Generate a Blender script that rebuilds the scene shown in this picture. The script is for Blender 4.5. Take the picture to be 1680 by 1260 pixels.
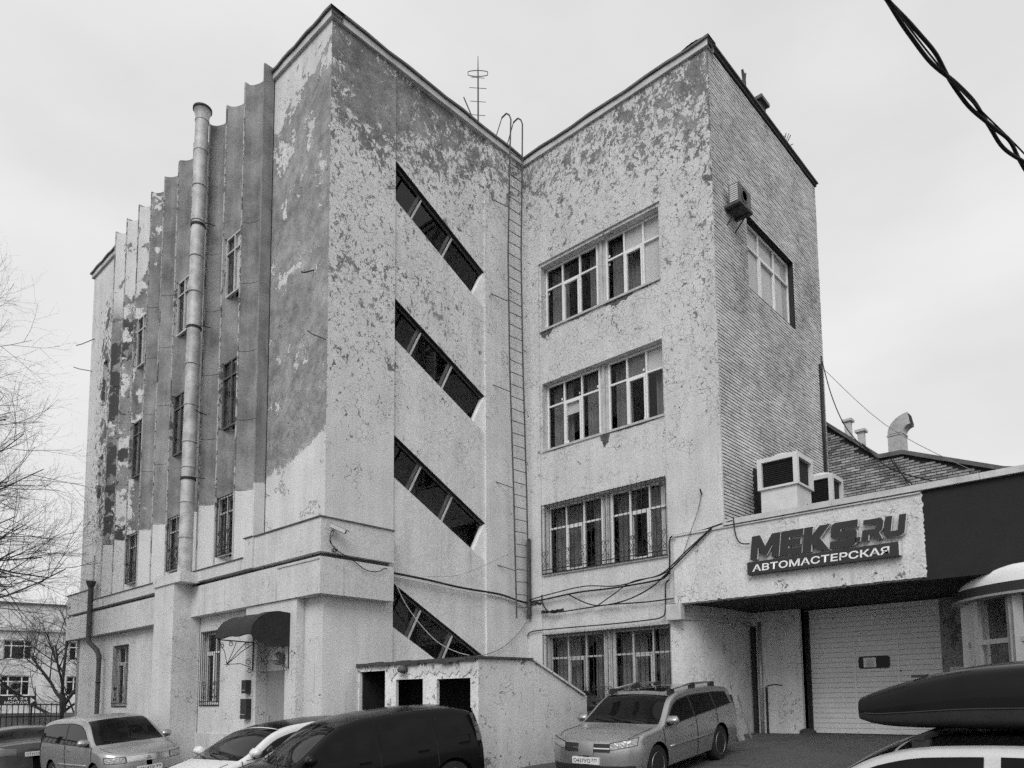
import bpy, bmesh, math, random
from mathutils import Matrix, Vector
R = math.radians
random.seed(7)
for o in list(bpy.data.objects): bpy.data.objects.remove(o)
S = bpy.context.scene
COL = S.collection

# ------------------------------------------------------------------ camera
YAW, PITCH, ROLL = R(42.625), R(5.367), R(-0.471)
cam_d = bpy.data.cameras.new('camera'); cam = bpy.data.objects.new('camera', cam_d); COL.objects.link(cam)
fw = Vector((math.cos(YAW)*math.cos(PITCH), math.sin(YAW)*math.cos(PITCH), math.sin(PITCH)))
rt = Vector((math.sin(YAW), -math.cos(YAW), 0)); up = rt.cross(fw)
rr = rt*math.cos(ROLL) + up*math.sin(ROLL); uu = -rt*math.sin(ROLL) + up*math.cos(ROLL)
cam.matrix_world = Matrix(((rr.x, uu.x, -fw.x, -8.571), (rr.y, uu.y, -fw.y, -13.164), (rr.z, uu.z, -fw.z, 1.65), (0, 0, 0, 1)))
cam_d.sensor_width = 36; cam_d.lens = 36*1222.45/1680; cam_d.shift_y = (1039.1-630)/1680
cam_d.clip_start = 0.05; cam_d.clip_end = 3000
S.camera = cam
S.render.resolution_x = 1024; S.render.resolution_y = 768

# ------------------------------------------------------------------ overcast sky and soft sun
SUN_DIR = Vector((-0.80, -0.42, 0.80)).normalized()      # towards the sun
W = bpy.data.worlds.new('World'); S.world = W; W.use_nodes = True
nt = W.node_tree; bg = nt.nodes['Background']
sky = nt.nodes.new('ShaderNodeTexSky'); sky.sky_type = 'NISHITA'; sky.sun_disc = False
sky.sun_elevation = math.asin(SUN_DIR.z); sky.sun_rotation = math.atan2(SUN_DIR.x, SUN_DIR.y); sky.dust_density = 4.0
bw = nt.nodes.new('ShaderNodeRGBToBW'); nt.links.new(sky.outputs[0], bw.inputs[0])
tc = nt.nodes.new('ShaderNodeTexCoord')
cn = nt.nodes.new('ShaderNodeTexNoise'); cn.inputs['Scale'].default_value = 2.2; cn.inputs['Detail'].default_value = 6
mp = nt.nodes.new('ShaderNodeMapping'); mp.inputs['Scale'].default_value = (1, 1, 2.4)
nt.links.new(tc.outputs['Generated'], mp.inputs[0]); nt.links.new(mp.outputs[0], cn.inputs['Vector'])
mr = nt.nodes.new('ShaderNodeMapRange'); mr.inputs['From Min'].default_value = .3; mr.inputs['From Max'].default_value = .7
mr.inputs['To Min'].default_value = 6.6; mr.inputs['To Max'].default_value = 8.2
nt.links.new(cn.outputs['Fac'], mr.inputs['Value'])
mx = nt.nodes.new('ShaderNodeMix'); mx.data_type = 'FLOAT'; mx.inputs[0].default_value = .88      # cloud cover
nt.links.new(bw.outputs[0], mx.inputs[2]); nt.links.new(mr.outputs[0], mx.inputs[3])
nt.links.new(mx.outputs[0], bg.inputs['Color']); bg.inputs['Strength'].default_value = 0.101
sd = bpy.data.lights.new('sun', 'SUN'); sd.energy = 1.5; sd.angle = R(35); sd.color = (1, 1, 1)
so = bpy.data.objects.new('sun', sd); COL.objects.link(so)
so.rotation_euler = SUN_DIR.to_track_quat('Z', 'Y').to_euler()
S.view_settings.view_transform = 'Standard'; S.view_settings.look = 'None'
S.view_settings.exposure = 0.22; S.view_settings.gamma = 1.0; S.view_settings.use_curve_mapping = False
S.render.engine = 'CYCLES'; S.cycles.use_denoising = False
S.cycles.use_adaptive_sampling = True; S.cycles.adaptive_threshold = .035; S.cycles.adaptive_min_samples = 16
S.cycles.max_bounces = 4; S.cycles.diffuse_bounces = 3; S.cycles.glossy_bounces = 3; S.cycles.transparent_max_bounces = 12

# ------------------------------------------------------------------ material helper
class NT:
    def __init__(s, name):
        s.m = bpy.data.materials.new(name); s.m.use_nodes = True; s.t = s.m.node_tree
        s.b = s.t.nodes['Principled BSDF']; s._pos = None
    def n(s, typ, **k):
        x = s.t.nodes.new(typ)
        for a, v in k.items(): setattr(x, a, v)
        return x
    def put(s, sock, v):
        if v is None: return
        if isinstance(v, bpy.types.NodeSocket): s.t.links.new(v, sock)
        else: sock.default_value = v
    def math(s, op, a, b=None, c=None, clamp=False):
        x = s.n('ShaderNodeMath', operation=op, use_clamp=clamp)
        for i, v in enumerate((a, b, c)): s.put(x.inputs[i], v)
        return x.outputs[0]
    def add(s, a, b): return s.math('ADD', a, b)
    def sub(s, a, b): return s.math('SUBTRACT', a, b)
    def mul(s, a, b): return s.math('MULTIPLY', a, b)
    def mx(s, a, b): return s.math('MAXIMUM', a, b)
    def mn(s, a, b): return s.math('MINIMUM', a, b)
    def lerp(s, f, a, b):
        x = s.n('ShaderNodeMix', data_type='FLOAT'); s.put(x.inputs[0], f); s.put(x.inputs[2], a); s.put(x.inputs[3], b); return x.outputs[0]
    def pos(s):
        if s._pos is None: s._pos = s.n('ShaderNodeNewGeometry').outputs['Position']
        return s._pos
    def obj(s): return s.n('ShaderNodeTexCoord').outputs['Object']
    def xyz(s, v=None):
        x = s.n('ShaderNodeSeparateXYZ'); s.put(x.inputs[0], v or s.pos()); return x.outputs
    def scale(s, v, sc, rot=(0, 0, 0)):
        x = s.n('ShaderNodeMapping'); s.put(x.inputs[0], v); x.inputs['Scale'].default_value = sc; x.inputs['Rotation'].default_value = rot; return x.outputs[0]
    def noise(s, sc, det=5, rough=.55, dist=0, v=None, col=False):
        x = s.n('ShaderNodeTexNoise'); s.put(x.inputs['Vector'], v or s.pos()); x.inputs['Scale'].default_value = sc
        x.inputs['Detail'].default_value = det; x.inputs['Roughness'].default_value = rough; x.inputs['Distortion'].default_value = dist
        return x.outputs['Color' if col else 'Fac']
    def warp(s, v, sc, amt, det=3):
        c = s.noise(sc, det, .6, 0, v, True)
        a = s.n('ShaderNodeVectorMath', operation='SUBTRACT'); s.put(a.inputs[0], c); a.inputs[1].default_value = (.5, .5, .5)
        b = s.n('ShaderNodeVectorMath', operation='SCALE'); s.put(b.inputs[0], a.outputs[0]); b.inputs['Scale'].default_value = amt
        d = s.n('ShaderNodeVectorMath', operation='ADD'); s.put(d.inputs[0], v); s.put(d.inputs[1], b.outputs[0]); return d.outputs[0]
    def voro(s, sc, v=None, feat='DISTANCE_TO_EDGE'):
        x = s.n('ShaderNodeTexVoronoi', feature=feat); s.put(x.inputs['Vector'], v or s.pos()); x.inputs['Scale'].default_value = sc
        return x.outputs['Distance']
    def step(s, v, a, b):           # smooth 0..1 between a and b
        x = s.n('ShaderNodeMapRange', interpolation_type='SMOOTHSTEP'); s.put(x.inputs['Value'], v)
        s.put(x.inputs['From Min'], a); s.put(x.inputs['From Max'], b); return x.outputs['Result']
    def lin(s, v, a, b, c, d):
        x = s.n('ShaderNodeMapRange'); s.put(x.inputs['Value'], v)
        for k, q in (('From Min', a), ('From Max', b), ('To Min', c), ('To Max', d)): s.put(x.inputs[k], q)
        return x.outputs['Result']
    def grey(s, v):
        x = s.n('ShaderNodeCombineColor'); [s.put(x.inputs[i], v) for i in range(3)]; return x.outputs[0]
    def bump(s, h, strength=.4, dist=.02):
        x = s.n('ShaderNodeBump'); x.inputs['Strength'].default_value = strength; x.inputs['Distance'].default_value = dist
        s.put(x.inputs['Height'], h); s.put(s.b.inputs['Normal'], x.outputs[0])
    def out(s, col, rough=.85, spec=.25, metal=0, coat=0):
        if isinstance(col, (int, float)): s.b.inputs['Base Color'].default_value = (col, col, col, 1)
        else: s.put(s.b.inputs['Base Color'], s.grey(col))
        s.put(s.b.inputs['Roughness'], rough); s.b.inputs['Specular IOR Level'].default_value = spec
        s.b.inputs['Metallic'].default_value = metal; s.b.inputs['Coat Weight'].default_value = coat
        return s.m
M = {}
def worn(name, g, rough=.7, var=.12, sc=3.0, metal=0, spec=.3, coat=0, bump=.15, fine=60):
    """plain grey material with mottling and grain"""
    t = NT(name); a = t.noise(sc, 4, .6); b = t.noise(fine, 2, .6)
    v = t.mul(t.add(t.lin(a, .3, .7, 1-var, 1+var), t.lin(b, .3, .7, -var*.6, var*.6)), g)
    bump > .1 and t.bump(b, bump, .01)
    M[name] = t.out(v, t.lin(a, .3, .7, rough-.08, rough+.08), spec, metal, coat); return M[name]

def plaster(name, light=.60, dark=.26, bias=None, big=1.1, chips=True, crack=None, paint_top=None, edge=.03):
    """painted render: paint film over cement; bias(t) gives where the film has come off, crack(t) where it is crazed"""
    t = NT(name); P = t.pos()
    q = t.warp(P, 2.6, .30, 2)
    grain = t.noise(30, 1, .75); mott = t.noise(1.1, 3, .6)
    streak = t.noise(1.0, 3, .6, 0, t.scale(P, (3.4, 3.4, .2)))
    drip = t.step(t.noise(1.0, 3, .7, 0, t.scale(P, (5.5, 5.5, .35))), .60, .78)
    paint = t.mul(t.sub(light, t.mul(drip, light*.30)), t.add(t.add(t.lin(mott, .3, .7, .90, 1.06), t.lin(grain, .25, .75, -.17, .17)), t.lin(streak, .3, .7, -.09, .06)))
    cem = t.mul(t.mul(dark, t.lin(t.noise(.8, 4, .65, 0, q), .32, .68, .70, 1.32)), t.add(t.lin(t.noise(3.5, 3, .7), .3, .7, .70, 1.28), t.lin(grain, .25, .75, -.30, .30)))
    col = paint; h = grain
    if bias is not None:
        bi = bias(t)
        f1 = t.sub(t.add(t.lin(t.noise(big, 6, .74, 0, q), 0, 1, -.28, 1.28), bi), .03)
        peel = t.step(f1, .60, .60+edge); f = f1
        if chips:
            f2 = t.sub(t.add(t.lin(t.noise(10.5, 3, .7, 0, t.scale(q, (1, 1, .55), (R(25), R(-25), 0))), 0, 1, -.3, 1.3), bi), .06); f = t.mx(f1, f2); peel = t.step(f, .60, .60+edge)
        rim = t.mul(t.step(f, .575, .60), t.sub(1.0, t.step(f, .60, .64)))      # dark line painted in for flake-edge shadow and open cracks
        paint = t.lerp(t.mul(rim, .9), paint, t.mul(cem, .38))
        col = t.lerp(peel, paint, cem)
    if crack is not None:
        ck = crack(t)
        e1 = t.voro(5.2, t.scale(t.warp(P, 3.4, .30, 2), (1, 1, 1.5)))
        sel = t.noise(1.9, 3, .65)
        line = t.mul(t.sub(1.0, t.step(e1, .006, t.lin(sel, .35, .75, .014, .036))), t.step(t.add(sel, ck), .47, .56))
        col = t.lerp(t.mul(line, .92), col, t.mul(cem, .32))
    if paint_top is not None:       # newer coat below a ragged height
        col = t.lerp(paint_top(t), col, t.mul(paint, 1.02))
    t.bump(h, .5, .012)
    M[name] = t.out(col, .9, .15); return M[name]
def Zr(t, pts, axis=2):            # piecewise-linear function of a coordinate
    x = t.xyz()[axis]; r = t.n('ShaderNodeFloatCurve')
    lo, hi = pts[0][0], pts[-1][0]; c = r.mapping.curves[0]
    ys = [p[1] for p in pts]; y0, y1 = min(ys), max(ys) if max(ys) > min(ys) else min(ys)+1
    P = [((a-lo)/(hi-lo), (b-y0)/(y1-y0)) for a, b in pts]
    c.points[0].location = P[0]; c.points[1].location = P[-1]
    for a in P[1:-1]: c.points.new(*a)
    for q in c.points: q.handle_type = 'VECTOR'
    r.mapping.update(); t.put(r.inputs['Value'], t.lin(x, lo, hi, 0, 1))
    return t.lin(r.outputs[0], 0, 1, y0, y1)
def blob(t, c, rad, amp):          # local spot of extra wear
    d = t.n('ShaderNodeVectorMath', operation='DISTANCE'); t.put(d.inputs[0], t.pos()); d.inputs[1].default_value = c
    return t.lin(d.outputs['Value'], 0, rad, amp, 0)

# painted render of each wall of the main building
def bias_B(t):
    b = t.add(Zr(t, [(4, -.40), (6.5, -.20), (9, -.09), (10.6, -.05), (11.4, .0), (12.2, -.06), (13.4, -.06), (14.6, .02), (15.6, .12), (16.4, .20), (16.85, .13), (17.0, -.05), (17.3, -.1)]),
              Zr(t, [(0, .035), (1.6, .025), (2.2, -.0), (3.2, .0), (4.4, -.05), (6.3, -.14)], 0))
    return t.add(b, blob(t, (1.2, 0, 15.2), 1.4, .12))
def crack_B(t): return t.add(Zr(t, [(4, -.5), (6, -.12), (8, -.01), (12, .06), (17, .07)]), Zr(t, [(0, .04), (2, .0), (5, -.03), (6.3, -.05)], 0))
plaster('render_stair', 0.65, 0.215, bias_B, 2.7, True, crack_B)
def bias_C(t):
    b = t.add(Zr(t, [(3, -.40), (6.9, -.3), (8.2, -.16), (10.5, -.12), (13.5, -.10), (14.5, -.03), (15.4, .04), (16.4, .10), (16.85, .02), (17.3, -.05)]),
              Zr(t, [(-5.8, .10), (-5.2, .06), (-4.4, .01), (-2.5, -.02), (0, -.045)], 1))
    b = t.add(b, blob(t, (6.37, -1.4, 7.6), .8, .17)); b = t.add(b, blob(t, (6.37, -2.9, 11.5), .7, .16))
    return t.add(b, blob(t, (6.37, -2.6, 8.1), .5, .14))
def crack_C(t): return Zr(t, [(3, -.5), (5, -.25), (7.4, -.02), (9, .05), (11, .08), (13, .10), (17, .14)])
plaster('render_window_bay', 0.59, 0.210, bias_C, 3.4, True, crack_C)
def bias_A(t):
    b = Zr(t, [(5, .3), (15.9, .22), (16.4, .10), (16.7, -.12), (17.2, -.3)])
    return t.add(b, t.add(blob(t, (0, 2.1, 16.0), .9, -.36), blob(t, (0, 1.9, 14.4), .5, -.22)))
def low_A(t):
    z = t.add(t.xyz()[2], t.add(t.lin(t.noise(2.5, 6, .7), .3, .7, -.22, .22), Zr(t, [(0, -.30), (1.2, .0), (2.4, .18)], 1)))
    return t.sub(1.0, t.step(z, 7.10, 7.16))
def crackA(t): return Zr(t, [(5, .1), (9, .09), (11, -.06), (17, -.02)])
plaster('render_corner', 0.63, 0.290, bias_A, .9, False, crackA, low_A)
def bias_F(t):                     # fluted panels: grey pebbledash with scraps of paint
    b = Zr(t, [(2, .5), (7.5, .45), (9.2, .20), (10.4, .03), (11.4, .08), (12.6, .12), (15, .02)], 1)
    return t.add(b, Zr(t, [(5, .0), (12, .0), (14, -.05), (17, -.16)]))
def low_F(t):
    z = t.add(t.xyz()[2], t.lin(t.noise(4, 6, .7), .3, .7, -.04, .04))
    return t.sub(1.0, t.step(z, 6.74, 6.77))
def mk_flute():
    t = NT('pebbledash'); P = t.pos(); q = t.warp(P, 2.3, .35, 2)
    grain = t.noise(36, 2, .75); a = t.noise(1.2, 4, .65); st = t.noise(1, 3, .6, 0, t.scale(P, (3, 3, .3)))
    g = t.mul(.25, t.add(t.add(t.lin(a, .3, .7, .62, 1.3), t.lin(grain, .25, .75, -.28, .28)), t.lin(st, .3, .7, -.25, .22)))
    spk = t.mul(t.step(t.noise(24, 3, .6), .66, .70), t.step(a, .42, .6)); g = t.lerp(t.mul(spk, .75), g, .42)
    f = t.add(t.noise(1.6, 6, .68, 0, q), bias_F(t)); bare = t.step(f, .53, .56)
    paint = t.mul(.62, t.add(t.lin(a, .3, .7, .93, 1.06), t.lin(grain, .25, .75, -.08, .08)))
    col = t.lerp(bare, paint, g)
    # soot-dark damp patches at the far end
    dk = t.mul(t.step(t.add(t.noise(1.1, 5, .65, 0, q), Zr(t, [(9.6, -.4), (10.4, .0), (11.4, .12), (12.0, .10), (13.2, -.02), (14.8, -.4)], 1)), .58, .61), t.sub(1.0, t.step(t.xyz()[2], 13.6, 15)))
    col = t.lerp(dk, col, .075)
    k = low_F(t); col = t.lerp(k, col, paint)
    t.bump(grain, .7, .012)
    M['pebbledash'] = t.out(col, .92, .12)
mk_flute()
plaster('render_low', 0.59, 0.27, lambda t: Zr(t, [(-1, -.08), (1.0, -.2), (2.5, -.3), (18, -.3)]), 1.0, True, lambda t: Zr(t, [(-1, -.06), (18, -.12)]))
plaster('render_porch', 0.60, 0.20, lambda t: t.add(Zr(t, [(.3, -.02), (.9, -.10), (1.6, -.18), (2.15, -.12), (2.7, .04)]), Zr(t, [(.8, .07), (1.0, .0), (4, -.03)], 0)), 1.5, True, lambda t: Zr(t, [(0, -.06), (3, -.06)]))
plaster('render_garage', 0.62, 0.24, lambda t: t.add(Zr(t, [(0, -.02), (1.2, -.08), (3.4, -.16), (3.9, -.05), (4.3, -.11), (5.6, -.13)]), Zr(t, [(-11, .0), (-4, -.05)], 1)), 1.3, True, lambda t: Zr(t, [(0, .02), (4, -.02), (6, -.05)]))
plaster('far_render', .66, .4, lambda t: Zr(t, [(0, -.15), (20, -.2)]), .5, False)
worn('black_cladding', .022, .75, .2, 2, spec=.2)
worn('coping_metal', .12, .55, .35, 2.5, .3)
worn('coping_light', .50, .7, .18, 3)
worn('roof_felt', .06, .9, .3, 2)
worn('soffit', .42, .85, .15, 2)
worn('pvc_white', .74, .45, .05, 4, bump=.03)
worn('frame_old', .46, .6, .18, 5)
worn('dark_iron', .028, .6, .3, 8, .2)
worn('rust_iron', .09, .75, .35, 9, .2)
worn('galv', .42, .45, .16, 3, .5, coat=0)
worn('pipe_zinc', .46, .6, .34, 3.2, .2)
worn('door_grey', .27, .55, .1, 2)
worn('garage_white', .78, .5, .06, 2, bump=.05)
worn('cable_black', .018, .6, .2, 10, bump=.02)
worn('cable_grey', .20, .6, .15, 10, bump=.02)
worn('cable_white', .6, .6, .1, 10, bump=.02)
worn('curtain', .27, .95, .15, 6)
worn('sheet_pale', .86, .95, .05, 6)
worn('interior', .06, .95, .2, 2)
worn('unit_cream', .62, .5, .07, 3, bump=.05)
worn('reveal_shadow', .035, .8, .3, 3)
worn('frame_dark', .10, .6, .3, 5)
worn('bark', .055, .95, .35, 7, bump=.5)
worn('twig', .05, .9, .2, 9)
worn('fence_paint', .03, .5, .2, 8)
worn('sign_dark', .032, .4, .1, 3, bump=.02)
worn('sign_white', .82, .5, .04, 3, bump=.02)
worn('alu', .36, .42, .1, 5, .4)
worn('tyre', .02, .85, .2, 12)
worn('rubber', .018, .6, .1, 9, bump=.02)
worn('rim', .45, .35, .08, 6, .7)
worn('chrome', .75, .18, .04, 6, .95, bump=0)
worn('plastic_dark', .03, .5, .1, 9, bump=.03)
worn('plate_white', .72, .5, .05, 9, bump=.02)
worn('paper', .78, .9, .03, 9, bump=.02)
worn('wood_old', .16, .85, .3, 4)
def glassy():
    t = NT('window_glass'); t.t.nodes.remove(t.b)
    o = t.t.nodes['Material Output']; gl = t.n('ShaderNodeBsdfGlossy'); gl.inputs['Roughness'].default_value = .03
    gl.inputs['Color'].default_value = (.85, .85, .85, 1)
    tr = t.n('ShaderNodeBsdfTransparent'); tr.inputs['Color'].default_value = (.74, .74, .74, 1)
    lw = t.n('ShaderNodeLayerWeight'); lw.inputs['Blend'].default_value = .5
    fres = t.add(.045, t.mul(t.math('POWER', lw.outputs['Facing'], 5.0), .85))
    wob = t.n('ShaderNodeBump'); wob.inputs['Strength'].default_value = .06; wob.inputs['Distance'].default_value = .02
    t.put(wob.inputs['Height'], t.noise(1.8, 2)); t.put(gl.inputs['Normal'], wob.outputs[0])
    mx = t.n('ShaderNodeMixShader'); t.put(mx.inputs[0], fres); t.put(mx.inputs[1], tr.outputs[0]); t.put(mx.inputs[2], gl.outputs[0])
    t.put(o.inputs['Surface'], mx.outputs[0]); M['glass'] = t.m
    t = NT('car_glass'); n = t.noise(3, 4); M['car_glass'] = t.out(t.lin(n, .3, .7, .004, .010), .03, .16)
    t = NT('lamp_glass'); n = t.noise(40, 3); t.bump(t.voro(26, None, 'F1'), .5, .02); M['lamp_glass'] = t.out(t.lin(n, .3, .7, .22, .5), .22, .4, .2, .3)
    t = NT('lamp_red'); M['lamp_red'] = t.out(.13, .2, .5, 0, .6)
glassy()
def paint(name, g, metal=.35, rough=.38, coat=.5):
    t = NT(name); fl = t.noise(260, 2, .5, 0, t.obj()); d = t.noise(2.2, 6, .6, 0, t.obj()); z = t.xyz(t.obj())[2]
    dirt = t.mul(t.step(t.add(t.lin(d, .3, .7, -.2, .2), t.lin(z, .2, .9, .5, 0)), .25, .6), .5)
    v = t.mul(g, t.add(t.lin(fl, .3, .7, .94, 1.06), t.lin(d, .3, .7, -.04, .04)))
    v = t.lerp(dirt, v, t.mul(g, .55) if g > .1 else g*2)
    M[name] = t.out(v, t.lerp(dirt, rough, .75), .4 if g > .03 else .12, metal, coat)
paint('paint_silver', .42, .75, .30, .3); paint('paint_silver_van', .44, .7, .32, .3); paint('paint_white', .66, 0, .35)
paint('paint_black', .006, 0, .22, .12); paint('paint_dark', .06, .3, .35); paint('paint_wagon', .58, .5)
def asphalt():
    t = NT('asphalt'); a = t.noise(.35, 7, .62); g = t.noise(45, 4, .7); s = t.voro(60, None, 'F1')
    pt = t.step(t.noise(.7, 5, .6), .55, .6)
    v = t.mul(t.lerp(t.mul(pt, .5), .075, .045), t.add(t.lin(a, .3, .7, .75, 1.3), t.lin(g, .3, .7, -.3, .3)))
    ck = t.mul(t.sub(1.0, t.step(t.voro(.7, t.warp(t.pos(), 1.5, .5)), .006, .018)), t.step(t.noise(.6, 4), .5, .56))
    v = t.lerp(ck, v, .02); t.bump(t.sub(t.add(t.mul(g, .6), t.mul(s, .5)), ck), .6, .01)
    M['asphalt'] = t.out(v, t.lin(a, .35, .65, .55, .9), .3)
asphalt()
def brickmat(name, base, lo, hi, mort):
    t = NT(name); geo = t.n('ShaderNodeNewGeometry'); oi = t.n('ShaderNodeObjectInfo')
    rnd = t.math('FRACT', t.add(geo.outputs['Random Per Island'], oi.outputs['Random']))
    blot = t.noise(.8, 4, .65); g = t.noise(40, 2, .7); fine = t.noise(7, 3, .65)
    v = t.mul(base, t.mul(t.lin(rnd, 0, 1, lo, hi), t.add(t.lin(blot, .3, .7, .68, 1.15), t.lin(g, .3, .7, -.18, .18))))
    v = t.lerp(t.mul(t.step(t.add(fine, t.lin(blot, .3, .7, .12, -.12)), .60, .68), .6), v, t.mul(base, .35))
    t.bump(g, .5, .008); M[name] = t.out(v, .92, .12)
brickmat('brick_pale', .68, .80, 1.06, .2); brickmat('brick_back', .40, .45, 1.25, .2)
worn('mortar', .035, .95, .25, 5, bump=.4)

# ------------------------------------------------------------------ mesh helper
class MB:
    def __init__(s, frame=None): s.v = []; s.f = []; s.F = frame
    def p(s, *q):
        q = Vector(q if len(q) == 3 else q[0]); s.v.append(tuple(s.F @ q) if s.F else tuple(q)); return len(s.v)-1
    def poly(s, pts): s.f.append([s.p(q) for q in pts])
    def box(s, x0, x1, y0, y1, z0, z1, skip=''):
        i = [s.p(x, y, z) for z in (z0, z1) for y in (y0, y1) for x in (x0, x1)]
        for k, q in (('z', (0, 2, 3, 1)), ('Z', (4, 5, 7, 6)), ('y', (0, 1, 5, 4)), ('Y', (2, 6, 7, 3)), ('x', (0, 4, 6, 2)), ('X', (1, 3, 7, 5))):
            if k not in skip: s.f.append([i[j] for j in q])
    def prism(s, pts, ext):
        ext = Vector(ext); a = [s.p(Vector(q)) for q in pts]; b = [s.p(Vector(q)+ext) for q in pts]; n = len(a)
        s.f.append(a[::-1]); s.f.append(b)
        for i in range(n): s.f.append([a[i], a[(i+1) % n], b[(i+1) % n], b[i]])
    def grid(s, fn, nu, nv):
        g = [[s.p(fn(i/nu, j/nv)) for j in range(nv+1)] for i in range(nu+1)]
        for i in range(nu):
            for j in range(nv): s.f.append([g[i][j], g[i+1][j], g[i+1][j+1], g[i][j+1]])
    def tube(s, pts, r, n=6, cap=True):
        pts = [Vector(q) for q in pts]; rings = []; prev = None
        for i, q in enumerate(pts):
            d = (pts[min(i+1, len(pts)-1)]-pts[max(i-1, 0)])
            if d.length < 1e-9: d = Vector((0, 0, 1))
            d.normalize()
            if prev is None:
                a = Vector((0, 0, 1)) if abs(d.z) < .9 else Vector((1, 0, 0)); prev = d.cross(a).normalized()
            else:
                prev = prev-d*prev.dot(d)
                prev = prev.normalized() if prev.length > 1e-6 else d.cross(Vector((.3, .5, .8))).normalized()
            b = d.cross(prev); rad = r[i] if isinstance(r, (list, tuple)) else r
            rings.append([s.p(q+prev*math.cos(2*math.pi*k/n)*rad+b*math.sin(2*math.pi*k/n)*rad) for k in range(n)])
        for A, B in zip(rings, rings[1:]):
            for k in range(n): s.f.append([A[k], A[(k+1) % n], B[(k+1) % n], B[k]])
        if cap: s.f.append(rings[0][::-1]); s.f.append(rings[-1])
    def lathe(s, prof, c, axis='z', n=24):
        c = Vector(c); rings = []
        for r, h in prof:
            ring = []
            for k in range(n):
                a = 2*math.pi*k/n; u, w = r*math.cos(a), r*math.sin(a)
                o = {'z': (u, w, h), 'y': (u, h, w), 'x': (h, u, w)}[axis]; ring.append(s.p(c+Vector(o)))
            rings.append(ring)
        for A, B in zip(rings, rings[1:]):
            for k in range(n): s.f.append([A[k], A[(k+1) % n], B[(k+1) % n], B[k]])
        s.f.append(rings[0][::-1]); s.f.append(rings[-1])
    def build(s, name, mat, parent=None, smooth=False, local=False, fix=True, kind=None, sharp=None):
        me = bpy.data.meshes.new(name); me.from_pydata(s.v, [], s.f)
        if fix or smooth:
            bm = bmesh.new(); bm.from_mesh(me)
            if smooth: bmesh.ops.remove_doubles(bm, verts=bm.verts, dist=1e-5)
            bmesh.ops.recalc_face_normals(bm, faces=bm.faces); bm.to_mesh(me); bm.free()
        if smooth:
            me.polygons.foreach_set('use_smooth', [True]*len(me.polygons))
            if sharp: me.set_sharp_from_angle(angle=R(sharp))
        me.materials.append(M[mat] if isinstance(mat, str) else mat)
        o = bpy.data.objects.new(name, me); COL.objects.link(o); attach(o, parent, local)
        if kind: o['kind'] = kind
        return o
def wm(o):
    m = o.matrix_basis.copy()
    return wm(o.parent) @ o.matrix_parent_inverse @ m if o.parent else m
def attach(o, parent, local=False):
    if parent is None: return
    o.parent = parent
    if not local: o.matrix_parent_inverse = wm(parent).inverted()
def empty(name, loc, label=None, cat=None, group=None, rot=None):
    o = bpy.data.objects.new(name, None); o.empty_display_size = .3; COL.objects.link(o)
    o.location = loc
    if rot is not None: o.rotation_euler = rot
    return tag(o, label, cat, group)
def tag(o, label=None, cat=None, group=None):
    if label: o['label'] = label
    if cat: o['category'] = cat
    if group: o['group'] = group
    return o
def clone(o, parent, loc=None, name=None, mpi=None):
    c = o.copy(); COL.objects.link(c); c.parent = parent
    if loc is not None: c.location = loc
    return c
def fr(O, U, N): return Matrix(((U[0], 0, N[0], O[0]), (U[1], 0, N[1], O[1]), (U[2], 1, N[2], O[2]), (0, 0, 0, 1)))   # (u, v up, n out)
LA, LB, LC, LD, H = 14.80, 6.37, 5.72, 6.66, 17.0
FA = fr((0, 0, 0), (0, 1, 0), (-1, 0, 0)); FB = fr((0, 0, 0), (1, 0, 0), (0, -1, 0))
FC = fr((LB, 0, 0), (0, -1, 0), (-1, 0, 0)); FD = fr((0, -LC, 0), (1, 0, 0), (0, -1, 0))
def sheet(mb, u0, u1, v0, v1, holes=(), n=0, depth=.2, sides=True):
    """wall sheet with rectangular openings and their reveals"""
    us = sorted({u0, u1, *[h[0] for h in holes], *[h[1] for h in holes]}); vs = sorted({v0, v1, *[h[2] for h in holes], *[h[3] for h in holes]})
    us = [u for u in us if u0 <= u <= u1]; vs = [v for v in vs if v0 <= v <= v1]
    for a, b in zip(us, us[1:]):
        for c, d in zip(vs, vs[1:]):
            m, k = (a+b)/2, (c+d)/2
            if any(h[0] < m < h[1] and h[2] < k < h[3] for h in holes): continue
            mb.poly([(a, c, n), (b, c, n), (b, d, n), (a, d, n)])
    for a, b, c, d in holes:
        if sides:
            mb.poly([(a, c, n), (a, d, n), (a, d, n-depth), (a, c, n-depth)]); mb.poly([(b, c, n), (b, d, n), (b, d, n-depth), (b, c, n-depth)])
            mb.poly([(a, c, n), (b, c, n), (b, c, n-depth), (a, c, n-depth)]); mb.poly([(a, d, n), (b, d, n), (b, d, n-depth), (a, d, n-depth)])

def ground_z(x, y):
    P = [(-60, -.9), (-9, -.6), (-3.3, -.2), (-1.6, -.09), (0, .16), (1.8, .46), (5.4, .54), (8.7, .87), (10, .89), (400, .9)]
    for (a, za), (b, zb) in zip(P, P[1:]):
        if x <= b: z = za+(zb-za)*max(0, (x-a))/(b-a); break
    else: z = .9
    return z - .012*min(max(0, y), 14) - .2*max(0, min(1, (-3.9-y)/1.2))*max(0, min(1, (5.0-x)/2.5))*max(0, min(1, (x+1)/2))

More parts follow.
